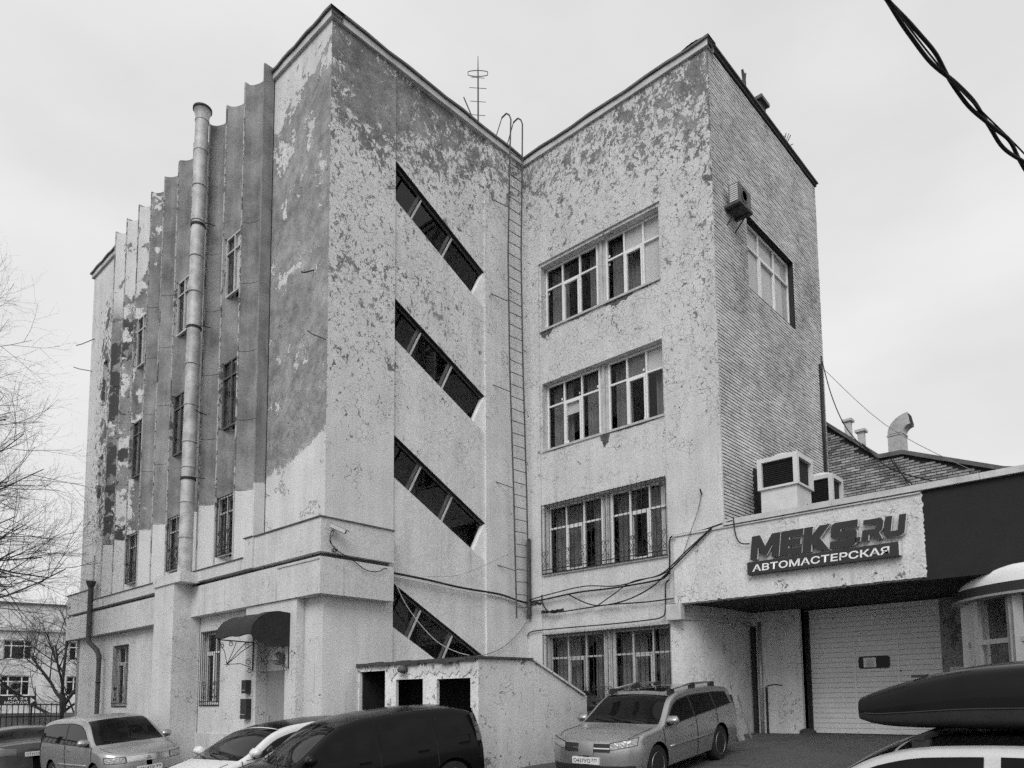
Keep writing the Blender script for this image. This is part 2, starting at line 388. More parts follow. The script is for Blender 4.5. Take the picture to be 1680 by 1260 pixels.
# ------------------------------------------------------------------ ground
def setting():
    xs = [-400, -120, -60, -30, -15] + [-12+.75*i for i in range(32)] + [13, 20, 40, 120, 400]
    ys = [-400, -100, -40, -20] + [-16+1.0*i for i in range(32)] + [20, 30, 60, 120, 400]
    mb = MB(); g = [[mb.p(x, y, ground_z(x, y)+random.uniform(-.006, .006)) for y in ys] for x in xs]
    for i in range(len(xs)-1):
        for j in range(len(ys)-1): mb.f.append([g[i][j], g[i+1][j], g[i+1][j+1], g[i][j+1]])
    o = mb.build('ground', 'asphalt', smooth=True); o['kind'] = 'structure'
setting()

# ------------------------------------------------------------------ main building
BLD = empty('office_building', (3, 3, .3), 'four storey peeling painted office block with fluted side and diagonal stair windows', 'building')
# --- stair wall (faces the yard)
SL = [(14.57, 13.05), (11.13, 9.64), (7.84, 6.26), (4.40, 2.80)]; SH = 1.0
worn('fillet_white', .74, .8, .10, 3)
def stair_wall():
    mb = MB(FB); A, B, n = 1.80, 4.80, -.05
    sheet(mb, 0, A, 0, H); sheet(mb, B, LB, 0, H)
    for u in (A, B): mb.poly([(u, 0, 0), (u, H, 0), (u, H, n), (u, 0, n)])
    tops = [(H, H)]+[(a-SH, b-SH) for a, b in SL]; bots = SL+[(0, 0)]
    for (ta, tb), (ba, bb) in zip(tops, bots): mb.poly([(A, ba, n), (B, bb, n), (B, tb, n), (A, ta, n)])
    d = -.24
    for a, b in SL:
        mb.poly([(A, a-SH, n), (B, b-SH, n), (B, b-SH, d), (A, a-SH, d)])
        k = MB(FB); k.prism([(A+.002, a, n-.012), (B-.002, b, n-.012), (B-.002, b-.012, n-.012), (A+.002, a-.012, n-.012)], (0, 0, d-n+.01)); k.build('reveal_shadow_strip', 'reveal_shadow', BLD)  # near-black strip on the plaster head, painting in its underside shadow
        mb.poly([(A, a, n), (B, b, n), (B, b, n-.02), (A, a, n-.02)])
        mb.poly([(A, a, n), (A, a-SH, n), (A, a-SH, d), (A, a, d)]); mb.poly([(B, b, n), (B, b-SH, n), (B, b-SH, d), (B, b, d)])
        sl = (b-a)/(B-A); al = math.atan(-sl); L = SH*math.cos(al); q = (B-L*math.sin(al), b-L*math.cos(al))
        k = MB(FB); k.prism([(B-.003, b-.02, d), (B-.003, b-SH+.006, d), (q[0]+.003, q[1]+.004, d)], (0, 0, .172)); k.build('corner_fillet', 'fillet_white', BLD)
    w = mb.build('stair_wall', 'render_stair', BLD, fix=False)
    k = MB(); k.box(.3, 5.9, .9, 1.0, .2, 16.8); k.build('added_stair_backing', 'interior', BLD)  # dark backing added behind the stair slots so they look unlit
    for a, b in SL:
        sl = (b-a)/(B-A); al = math.atan(-sl); dx, dz = math.cos(al), -math.sin(al); L = SH*math.cos(al)
        T = Matrix(((dx, 0, -math.sin(al), A), (0, 1, 0, 0), (dz, 0, -math.cos(al), a), (0, 0, 0, 1)))
        full = (B-A)/dx; f = MB(T); n0, n1 = .15, .20
        f.box(-.1, full, n0, n1, .015, .05); f.box(.35, full-.0, n0, n1, L-.045, L-.005)
        cuts = [full-.03, full-1.16, full-2.30, .42]
        win = f.build('stair_window', 'frame_dark', BLD)
        for c in cuts[1:3]:
            f = MB(T); f.box(c-.020, c+.020, n0, n1, .05, L-.045); f.build('mullion', 'frame_old', win)
            f = MB(T); f.box(c-.13, c-.06, n0+.015, n1, .05, L-.045); f.build('mullion', 'frame_dark', win)
        ed = [-.4]+sorted(cuts)
        for c0, c1 in zip(ed, ed[1:]):
            g = MB(T); g.poly([(c0+.03, .175, .06), (c1-.03, .175, .06), (c1-.03, .175, L-.05), (c0+.03, .175, L-.05)]); g.build('pane', 'glass', win, fix=False)
stair_wall()

# --- window bay wall
ROWS = [(11.80, 13.64), (8.42, 10.29), (5.05, 6.90), (1.45, 3.43)]
U0, U1, UM0, UM1 = .56, 4.30, 2.34, 2.60
def bay_wall():
    mb = MB(FC); n = -.05
    sheet(mb, 0, .5, 0, H); sheet(mb, 4.36, LC, 3.9, H); sheet(mb, .5, 4.36, 13.72, H)
    sheet(mb, .5, 4.36, 0, 13.72, [(U0, U1, a, b) for a, b in ROWS], n, .26)
    for u in (.5, 4.36): mb.poly([(u, 0, 0), (u, 13.72, 0), (u, 13.72, n), (u, 0, n)])
    mb.poly([(.5, 13.72, 0), (4.36, 13.72, 0), (4.36, 13.72, n), (.5, 13.72, n)])
    mb.build('bay_wall', 'render_window_bay', BLD, fix=False)
bay_wall()
def spiral(c, r, turns, sgn, start, n=14):
    return [(c[0]+sgn*r*(1-.62*i/n)*math.cos(start+turns*2*math.pi*i/n), c[1]+r*(1-.62*i/n)*math.sin(start+turns*2*math.pi*i/n), c[2]) for i in range(n+1)]
def casement(F, u0, u1, v0, v1, n, cols, tr, parent, mat='pvc_white', fw=.05, sash=None, name='window', pane_sheets=None, curt=True, stick=0):
    """framed window with a transom; every pane its own object"""
    mb = MB(F); d = .06
    def bar(a, b, c, e, k=0): mb.box(a, b, c, e, n-d, n+k)
    bar(u0, u1, v0, v0+fw); bar(u0, u1, v1-fw, v1); bar(u0, u0+fw, v0+fw, v1-fw); bar(u1-fw, u1, v0+fw, v1-fw)
    w = (u1-u0)/cols; T = v1-tr if tr else None
    for i in range(1, cols): bar(u0+i*w-fw*.45, u0+i*w+fw*.45, v0+fw, v1-fw, .001)
    if tr: bar(u0+fw, u1-fw, T-fw*.45, T+fw*.45, .002)
    if sash is not None:
        a, b, c, e = u0+sash*w+.03, u0+(sash+1)*w-.03, v0+fw, (T or v1-fw)-.03; k = .045
        for q in ((a, b, c, c+k), (a, b, e-k, e), (a, a+k, c+k, e-k), (b-k, b, c+k, e-k)): bar(*q, .016)
    o = mb.build(name, mat, parent)
    for i in range(cols):
        for (c, e) in (((v0+fw, T-fw*.45), (T+fw*.45, v1-fw)) if tr else ((v0+fw, v1-fw),)):
            a, b = u0+i*w+fw*.45, u0+(i+1)*w-fw*.45; t = random.uniform(-.010, .010)
            g = MB(F); g.poly([(a, c, n-.03+t), (b, c, n-.03-t), (b, e, n-.03-t), (a, e, n-.03+t)]); g.build('pane', 'glass', o, fix=False)
            if stick and random.random() < .45:
                s = MB(F); x = random.choice((a+.05, b-.09)); z = random.choice((c+.06, e-.12)); s.box(x, x+.045, z, z+.06, n-.028, n-.024); s.build('sticker', 'paper', o)
    if pane_sheets:
        for (a, b, c, e, m) in pane_sheets:
            s = MB(F); s.box(a, b, c, e, n-.075, n-.065); s.build('pane_sheet', m, o)  # thin plain sheet set close behind part of the panes
    if curt:
        for (a, b) in curt if isinstance(curt, list) else [(u0+.05, u0+(u1-u0)*.30), (u1-(u1-u0)*.33, u1-.05)]:
            s = MB(F); ph = random.random()*6
            s.grid(lambda i, j: (a+(b-a)*i, v0+.02+(v1-v0-.05)*j, n-.30+.035*math.sin(ph+i*(b-a)*52)+.012*math.sin(i*17)), 36, 1); s.build('curtain', 'curtain', o, smooth=True)
    return o
def grille(F, u0, u1, v0, v1, n, parent, step=.135, scroll=True):
    mb = MB(F); r = .009
    for v in (v0+.02, v1-.03, v0+.12 if scroll else v0+.25): mb.box(u0, u1, v-.012, v+.012, n-.006, n+.006)
    k = max(2, round((u1-u0)/step))
    for i in range(k+1):
        u = u0+(u1-u0)*i/k; mb.tube([(u, v0, n), (u, v1, n)], r, 5)
    g = mb.build('grille', 'dark_iron', parent)
    if scroll:
        cs = [u0+(u1-u0)*q for q in ((.25, .75) if u1-u0 < 1.3 else (.06, .27, .48, .52, .73, .94))]
        for c in cs:
            s = MB(F)
            for sg in (-1, 1):
                s.tube(spiral((c+sg*.06, v0+.55, n+.012), .07, 1.25, sg, 0), .007, 4); s.tube(spiral((c-sg*.07, v0+.22, n+.012), .06, 1.25, -sg, 0), .007, 4)
                s.tube([(c+sg*.06-sg*.0, v0+.48, n+.012), (c, v0+.36, n+.012), (c-sg*.07, v0+.28, n+.012)], .007, 4)
            s.build('scroll', 'dark_iron', g)
            s = MB(F); s.tube(spiral((c, v1-.2, n+.012), .075, 1.2, 1, 1.5), .007, 4); s.build('scroll_ring', 'dark_iron', g)
    return g
for k, (a, b) in enumerate(ROWS):
    n = -.25; um = 'frame_old' if k == 3 else 'pvc_white'
    post = MB(FC); post.box(UM0, UM1, a, b, n-.05, n-.015); post.box(UM0+.09, UM1-.10, a, b, n-.012, n+.035); post.build('mullion_post', 'frame_old', BLD)
    sh1 = sh2 = None
    if k == 0: sh2 = [(3.72, 4.28, a+.06, b-.06, 'sheet_pale'), (3.18, 3.72, b-.62, b-.05, 'sheet_pale')]
    if k == 1: sh1 = [(1.16, 1.73, b-.98, b-.58, 'sheet_pale')]; sh2 = [(3.18, 3.72, b-.60, b-.05, 'curtain'), (3.74, 4.28, b-.60, b-.05, 'sheet_pale')]
    if k == 2: sh2 = [(4.0, 4.28, a+.05, b-.05, 'sheet_pale')]
    st = k < 2
    w1 = casement(FC, U0+.01, UM0, a+.01, b-.01, n, 3, .60, BLD, um, sash=1, pane_sheets=sh1, stick=st, curt=[(U0+.03, U0+.03+random.uniform(.5, 1.1)), (UM0-random.uniform(.45, .7), UM0-.03)])
    w2 = casement(FC, UM1, U1-.01, a+.01, b-.01, n, 3, .60, BLD, um, sash=1, pane_sheets=sh2, stick=st, curt=[(UM1+.03, UM1+random.uniform(.5, 1.1)), (U1-random.uniform(.45, .7), U1-.03)])
    if k >= 2:
        grille(FC, U0-.02, UM0+.10, a-.02, b+.02, .02, w1); grille(FC, UM1-.12, U1+.02, a-.02, b+.02, .02, w2)
    s = MB(FC); s.box(U0-.01, U1+.01, a-.05, a+.005, -.24, -.02+random.uniform(0, .02)); s.build('window_sill', 'frame_old', BLD)

def spalls():
    """render broken away below the sills"""
    for k, (u0, u1, z, h) in enumerate(((2.62, 3.60, 11.77, .17), (.50, .95, 11.76, .22), (1.45, 2.32, 11.77, .09), (3.62, 4.28, 11.78, .07), (2.55, 4.22, 8.38, .05), (2.45, 2.75, 8.36, .34), (.62, 1.5, 8.39, .05))):
        n = 18; top = [(u0+(u1-u0)*i/n, z+random.uniform(-.006, .004), -.046) for i in range(n+1)]
        bot = [(u0+(u1-u0)*i/n, z-h*(math.sin(math.pi*min(1, max(0, i/n)))**.6)*random.uniform(.45, 1.0)-.004, -.046) for i in range(n, -1, -1)]
        m = MB(FC); m.prism(top+bot, (0, 0, .006)); m.build('spalled_patch', 'spall', BLD)
worn('spall', .10, .95, .5, 9, bump=.5, fine=30)
spalls()
# --- brick flank
DWIN = (8.17, 11.05, 11.75, 13.66)
def brick_field(F, inside,  u0, u1, v0, v1, mat, parent, near, big=.255, ch=.0775, jit=.002, sep=300, holes=()):
    bw, bh = big-.015, ch-.024; items = []
    rows = int((v1-v0)/ch)
    for r in range(rows):
        v = v0+r*ch; off = (.5 if r % 2 else 0)*big; u = u0-off
        while u < u1:
            a, b = max(u, u0), min(u+bw, u1)
            segs = [(a, b)]
            for h in holes:
                if v+bh > h[2] and v < h[3]: segs = [s_ for (p_, q_) in segs for s_ in ((p_, min(q_, h[0])), (max(p_, h[1]), q_))]
            for p_, q_ in segs:
                if q_-p_ > .03 and inside(p_, q_, v, v+bh): items.append((p_, q_, v, v+bh))
            u += big
    items.sort(key=lambda q: (q[0]+q[1])/2*near[0]+(q[2]+q[3])/2*near[1])
    def bx(mb, a, b, c, d):
        n = random.uniform(-jit, jit)*2+.012; mb.box(a, b, c, d, -.02, n, skip='z')
    full = [q for q in items if abs((q[1]-q[0])-bw) < .002][:sep]; fs = set(full)
    mb = MB(F)
    for q in items:
        if q not in fs: bx(mb, *q)
    mb.build('brick_courses', mat, parent, fix=False, kind='stuff')
    sh = MB(F); sh.box(0, bw, 0, bh, -.02, .012); base = None
    for q in full:
        if base is None: base = o = sh.build('brick', mat, parent)
        else: o = base.copy(); COL.objects.link(o)
        o.location = (F.to_3x3() @ Vector((q[0], q[2], random.uniform(-jit, jit))))
def flank():
    mb = MB(FD); sheet(mb, LB, LB+LD, 5.42, H-.05, [DWIN], 0, .22); w = mb.build('brick_wall', 'mortar', BLD, fix=False)
    door = (7.98, 8.55, 5.5, 7.15)
    brick_field(FD, lambda a, b, c, d: True, LB+.06, LB+LD, 5.45, H-.07, 'brick_pale', w, (1, 1.4), holes=(DWIN, door))
    e = MB(FD); e.box(LB-.002, LB+.055, 5.4, H, -.05, .018); e.build('corner_bead', 'render_window_bay', BLD)
    a, b, c, d = DWIN
    o = casement(FD, a+.02, b-.02, c+.02, d-.02, -.14, 3, .62, BLD, 'pvc_white', curt=False, sash=1, pane_sheets=[(a+.05, a+1.85, c+.05, d-.05, 'sheet_pale'), (a+1.9, b-.05, c+.05, d-.05, 'sheet_pale')])
    s = MB(FD); s.box(door[0], door[1], door[2], door[3], -.01, .05); s.build('service_hatch', 'black_cladding', BLD)
    s = MB(FD); s.box(12.62, 12.70, 5.6, 11.3, .0, .06); s.build('conduit', 'dark_iron', BLD)
    s = MB(FD); s.box(12.80, 12.84, 5.6, 11.6, .0, .05); s.build('conduit', 'rust_iron', BLD)
flank()

# --- fluted side
RID = [2.47+.957*i for i in range(11)]; RX = -.26; FT = 17.17
def flute_prof(i, m=9):
    y0, y1 = RID[i], RID[i+1]; w = .028; P = [(RX, y0+w)]
    for k in range(1, m):
        t = k/m; P.append((RX+.24*math.sin(math.pi*t)**.62*(1 if t < .5 else 1), y0+w+(y1-y0-2*w)*t))
    return P+[(RX, y1-w)]
WFL = {1: 0, 4: 0, 7: 0}; WZ = [(5.27, 6.75), (8.48, 10.20), (11.93, 13.50)]
def fluted():
    core = MB(); core.box(.45, .5, 2.30, 14.6, 5.0, 16.9); core.build('wall_core', 'interior', BLD)
    Zc = [5.03, 6.75, 8.48, 10.2, 11.93, 13.5, FT]
    for i in range(10):
        P = flute_prof(i)
        segs = [(a, b) for a, b in zip(Zc, Zc[1:])]
        if i in WFL: segs = [(5.03, 5.27), (6.75, 8.48), (10.20, 11.93), (13.50, FT)]
        for a, b in segs:
            mb = MB(); g = .006; n = len(P); top = b-g+(random.uniform(-.03, .02) if b > 17 else 0); bot = a+g
            lo = [mb.p(x, y, bot) for x, y in P]; hi = [mb.p(x, y, top) for x, y in P]
            for k in range(n-1): mb.f.append([lo[k], lo[k+1], hi[k+1], hi[k]])
            for ring, z in ((lo, bot), (hi, top)):
                e = mb.p(.13, P[-1][1], z); s = mb.p(.13, P[0][1], z); mb.f.append(ring+[e, s])
            mb.poly([(RX, P[0][1], bot), (RX, P[0][1], top), (.13, P[0][1], top), (.13, P[0][1], bot)]); mb.poly([(RX, P[-1][1], bot), (RX, P[-1][1], top), (.13, P[-1][1], top), (.13, P[-1][1], bot)])
            mb.build('flute_panel', 'pebbledash', BLD)
        if i in WFL:
            for j, (a, b) in enumerate(WZ):
                y0, y1 = RID[i]+.03, RID[i+1]-.03
                o = casement(FA, y0, y1, a, b, .19, 2, .42, BLD, ('frame_old', 'frame_dark', 'frame_old')[j], .045, name='side_window', pane_sheets=[(y0+.05, y0+.5, a+.1, b-.05, 'sheet_pale')] if j == 2 else None, curt=False)
                if j == 0: grille(FA, y0+.01, y1-.01, a, b, .24, o)
    for i, y in enumerate(RID):                       # thin ridge beads between the flutes
        mb = MB(); mb.box(RX-.02, -.02, y-.026, y+.026, 5.06 if i else 5.5, FT+random.uniform(-.05, .07)); mb.build('flute_ridge', 'render_ridge' if i else 'pebbledash', BLD)
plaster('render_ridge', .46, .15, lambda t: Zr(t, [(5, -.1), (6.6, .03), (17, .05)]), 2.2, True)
fluted()
def side_ends():
    mb = MB(FA); sheet(mb, 0, 2.44, 5.0, H); mb.build('corner_wall', 'render_corner', BLD, fix=False)
    mb = MB(FA); hs = [(13.30, 13.62, 5.20, 6.65), (13.12, 13.52, 8.30, 10.0), (13.12, 13.52, 11.7, 13.3)]
    sheet(mb, 12.07, LA, 5.0, H, hs, 0, .13); mb.build('end_wall', 'pebbledash_end', BLD, fix=False)
    mb = MB(FA); mb.box(12.35, 12.95, 5.0, 7.1, 0, .16); mb.build('buttress', 'render_low', BLD)
    for a, b, c, d in hs: casement(FA, a, b, c, d, -.10, 1, .4, BLD, 'frame_old', .04, name='side_window', curt=False)
    # bare brick showing through fallen render
    m = MB(FA); m.poly([(12.05, 8.0, .004), (12.62, 8.0, .004), (12.62, 10.6, .004), (12.05, 10.6, .004)])
    w = m.build('bare_patch', 'mortar', BLD, fix=False)
    def ins(a, b, c, d): return ((a+b)/2-12.33)**2/.075+((c+d)/2-9.3)**2/1.5 < 1+random.uniform(-.25, .1)
    brick_field(FA, ins, 12.05, 12.62, 8.0, 10.6, 'brick_pale', w, (0, 1), sep=0)
def bias_E(t): return t.add(Zr(t, [(11.8, .20), (12.4, .16), (13.0, .02), (13.8, -.08), (14.8, -.2)], 1), Zr(t, [(5, -.3), (6.9, -.3), (7.1, .1), (15, .05), (16, -.12), (17, -.12)]))
plaster('pebbledash_end', .60, .13, bias_E, 1.0, True, None)
side_ends()

# --- remaining shell: roof, rear walls, floors
def shell():
    mb = MB(); P = [(0, 0), (LB, 0), (LB, -LC), (LB+LD, -LC), (LB+LD, LA), (0, LA)]
    mb.poly([(x, y, H-.04) for x, y in P]); mb.build('roof', 'roof_felt', BLD, fix=False)
    mb = MB(); mb.poly([(LB+LD, -LC, 0), (LB+LD, LA, 0), (LB+LD, LA, H), (LB+LD, -LC, H)]); mb.build('rear_wall', 'brick_back', BLD, fix=False)
    mb = MB(); mb.poly([(0, LA, 0), (LB+LD, LA, 0), (LB+LD, LA, H), (0, LA, H)]); mb.build('end_gable', 'render_low', BLD, fix=False)
    for z in (4.1, 7.5, 10.9, 14.3):
        mb = MB(); mb.poly([(x+(.45 if x < LB+1 else -.1), y+(.45 if y < 1 else -.1), z) for x, y in P]); mb.build('floor_slab', 'interior', BLD, fix=False)
    for (a, b, m, o1, z0, z1) in (('coping', 0, 'coping_light', .07, H-.16, H-.002), ('flashing', 0, 'coping_metal', .12, H, H+.055)):
        def run(x0, x1, y0, y1):
            mb = MB(); k = 10
            if abs(x1-x0) > abs(y1-y0): mb.grid(lambda i, j: (x0+(x1-x0)*i, (y0, y1, y1, y0, y0)[round(j*4)], (z0, z0, z1, z1, z0)[round(j*4)]+.02*math.sin(i*23+x0)*(m == 'coping_metal')), k, 4)
            else: mb.grid(lambda i, j: ((x0, x1, x1, x0, x0)[round(j*4)], y0+(y1-y0)*i, (z0, z0, z1, z1, z0)[round(j*4)]+.02*math.sin(i*19+y0)*(m == 'coping_metal')), k, 4)
            mb.build(a, m, BLD)
        e = o1
        run(-e, .25, -e, 2.43); run(.251, LB+.0, -e, .25); run(LB-e, LB+.25, -.001-e, -LC-e)
        run(-e, .25, 12.10, LA+e)
    mb = MB(); mb.box(LB+.26, LB+LD+.03, -LC-.05, -LC+.2, H-.06, H+.02); mb.build('flashing', 'roof_felt', BLD)
    mb = MB(); mb.box(LB+.26, LB+LD+.06, -LC-.10, -LC+.2, H+.022, H+.055); mb.build('flashing', 'coping_metal', BLD)
shell()

# --- ledges above the ground storey
def ledges():
    e = .25; ex = .30
    mb = MB(); mb.prism([(-e, -e, 3.9), (-e, 15.2, 3.9), (.3, 15.2, 3.9), (.3, .0, 3.9), (1.62, 0, 3.9), (1.62, -e, 3.9)], (0, 0, .76)); mb.build('lower_ledge', 'render_low', BLD)
    mb = MB(); mb.prism([(-.10, -.10, 4.66), (-.10, 15.1, 4.66), (.2, 15.1, 4.66), (.2, 0.0, 4.66), (1.60, 0, 4.66), (1.60, -.10, 4.66)], (0, 0, .1)); mb.build('ledge_joint', 'coping_metal', BLD)
    mb = MB(); mb.prism([(-e, -e, 4.76), (-e, 2.44, 4.76), (-ex, 2.44, 4.76), (-ex, 2.8, 4.76), (.2, 2.8, 4.76), (.2, 0, 4.76), (1.62, 0, 4.76), (1.62, -e, 4.76)], (0, 0, .71)); mb.build('corner_parapet', 'render_low', BLD)
    mb = MB(); mb.prism([(-e-.03, -e-.03, 5.47), (-e-.03, 2.44, 5.47), (-ex-.03, 2.44, 5.47), (-ex-.03, 2.83, 5.47), (.0, 2.83, 5.47), (.0, 0, 5.47), (1.64, 0, 5.47), (1.64, -e-.03, 5.47)], (0, 0, .025)); mb.build('flashing', 'coping_metal', BLD)
    mb = MB(); mb.box(-ex, .13, 2.801, 12.9, 4.76, 5.03); mb.build('upper_ledge', 'render_low', BLD)
    mb = MB(); mb.box(-ex-.03, -.02, 2.84, 12.88, 5.031, 5.05); mb.build('flashing', 'coping_metal', BLD)
    mb = MB(); mb.box(-e, .13, 12.901, 15.2, 4.76, 5.42); mb.build('end_parapet', 'render_low', BLD)
    mb = MB(); mb.box(-e-.03, .0, 12.9, 15.23, 5.421, 5.445); mb.build('flashing', 'coping_metal', BLD)
    mb = MB(); mb.box(-e-.02, -.05, -.6+.36, 1.4, 4.60, 4.635); mb.build('drip_strip', 'coping_light', BLD)
    mb = MB(); mb.box(-.70, -.02, 5.58, 6.75, -.2, 4.72); mb.build('pier', 'render_low', BLD)
    mb = MB(); mb.box(-.74, -.255, 5.14, 6.80, 4.722, 4.98); mb.build('pier_cap', 'render_low', BLD)
ledges()

# --- ground storey of the fluted side
def ground_storey():
    hs = [(4.47, 5.44, 1.67, 3.50), (10.30, 11.40, 1.66, 3.49)]
    mb = MB(FA); sheet(mb, 0, 14.55, -.4, 3.92, hs+[(1.11, 2.32, -.4, 3.40)], 0, .14)
    mb.poly([(14.55, -.4, 0), (14.55, 3.92, 0), (14.55, 3.92, -3), (14.55, -.4, -3)]); mb.build('ground_wall', 'render_low', BLD, fix=False)
    for h in hs:
        o = casement(FA, h[0]+.005, h[1]-.005, h[2]+.01, h[3]-.01, -.12, 2, .5, BLD, 'pvc_white', .05, sash=1, name='ground_window')
        grille(FA, h[0]-.03, h[1]+.03, h[2]-.03, h[3]+.03, .02, o, .11)
    mb = MB(); mb.box(-.06, -.001, 2.84, 14.5, -.4, .98); mb.build('plinth', 'render_low', BLD)
    for y0, y1 in ((.68, 1.11), (2.32, 2.83)):
        mb = MB(); mb.box(-.20, -.001, y0, y1, -.4, 3.898); mb.build('portal_jamb', 'render_low', BLD)
    mb = MB(); mb.box(-.20, -.001, 1.111, 2.319, 3.41, 3.898); mb.build('portal_lintel', 'render_low', BLD)
    d = MB(FA); d.box(1.12, 2.31, 2.42, 3.40, -.10, -.06); d.build('transom_panel', 'render_low', BLD)
    d = MB(FA); d.box(1.12, 2.31, -.3, 2.42, -.12, -.07); door = d.build('entrance_door', 'door_grey', BLD)
    d = MB(FA); d.box(1.32, 2.22, -.2, 2.19, -.069, -.035); d.build('door_leaf', 'door_grey', door)
    d = MB(FA); d.tube([(2.08, .85, -.03), (2.08, .85, .03), (2.08, 1.42, .03), (2.08, 1.42, -.03)], .014, 6); d.build('door_handle', 'chrome', door)
    for z in (.5, 1.8):
        d = MB(FA); d.box(1.28, 1.315, z, z+.14, -.066, -.03); d.build('hinge', 'dark_iron', door)
ground_storey()

# --- porch over the basement stair
def porch():
    X0, Y1 = .89, -3.63; P = empty('basement_porch', (2.4, -1.8, .45), 'flaking concrete basement porch with three dark openings under the stair windows', 'porch')
    F = fr((X0, 0, 0), (0, -1, 0), (-1, 0, 0)); mb = MB(F)
    sheet(mb, 0.005, 3.63, .1, 2.46, [(.04, .92, .1, 2.34), (1.27, 2.10, .1, 2.14), (2.50, 3.42, .1, 2.12)], 0, .07); mb.build('front_wall', 'porch_white', P, fix=False)
    # jagged remains of render along the head of the openings
    for a, b, c in ((0, 1.05, 2.33), (1.06, 2.3, 2.13), (2.31, 3.6, 2.11)):
        mb = MB(F); pts = [(a, 2.44, .0)]; k = 14
        for i in range(k+1): pts.append((a+(b-a)*i/k, c+.02+random.uniform(0, .16), .0))
        pts.append((b, 2.44, 0)); mb.prism(pts, (0, 0, .018)); mb.build('render_scrap', 'render_porch', P)
    pr = [(X0+.01, 2.46), (2.34, 2.48), (3.95, 1.80), (3.95, .1), (X0+.01, .1)]
    mb = MB(); mb.prism([(x, Y1, z) for x, z in pr], (0, .18, 0)); mb.build('side_wall', 'render_porch', P)
    for (xa, za), (xb, zb) in (((X0-.06, 2.465), (2.34, 2.485)), ((2.34, 2.485), (3.99, 1.80))):
        mb = MB(); mb.prism([(xa, Y1-.05, za), (xb, Y1-.05, zb), (xb, Y1-.05, zb+.04), (xa, Y1-.05, za+.04)], (0, 3.67, 0)); mb.build('roof_slab', 'roof_felt' if xa < 2 else 'render_porch', P)
    mb = MB(); mb.box(3.951, 4.1, Y1, 0, .1, 1.80); mb.build('back_wall', 'render_porch', P)
    mb = MB(F)
    for i in range(16):
        a = 3.6*i/16; mb.box(a, a+.225, 2.44+random.uniform(-.05, .01), 2.50+random.uniform(-.03, .02), .02, .05+random.uniform(0, .04))
    mb.build('crumbling_edge', 'roof_felt', P)
    mb = MB(F); mb.lathe([(.01, 0), (.09, .02), (.11, .07), (.08, .13), (.02, .15)], (1.58, 2.26, .08), 'y', 14); mb.build('lamp', 'rust_iron', P, smooth=True)
    # near-black box added inside, painting the openings' shadow
    mb = MB(); mb.box(.99, 2.3, -3.44, -.03, -.1, 2.44, skip='x'); mb.build('inner_shadow_box', 'interior_shadow', P, fix=False)
worn('interior_shadow', .02, .95, .2, 2)
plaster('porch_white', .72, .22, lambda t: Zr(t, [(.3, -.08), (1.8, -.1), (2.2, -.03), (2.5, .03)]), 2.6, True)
porch()

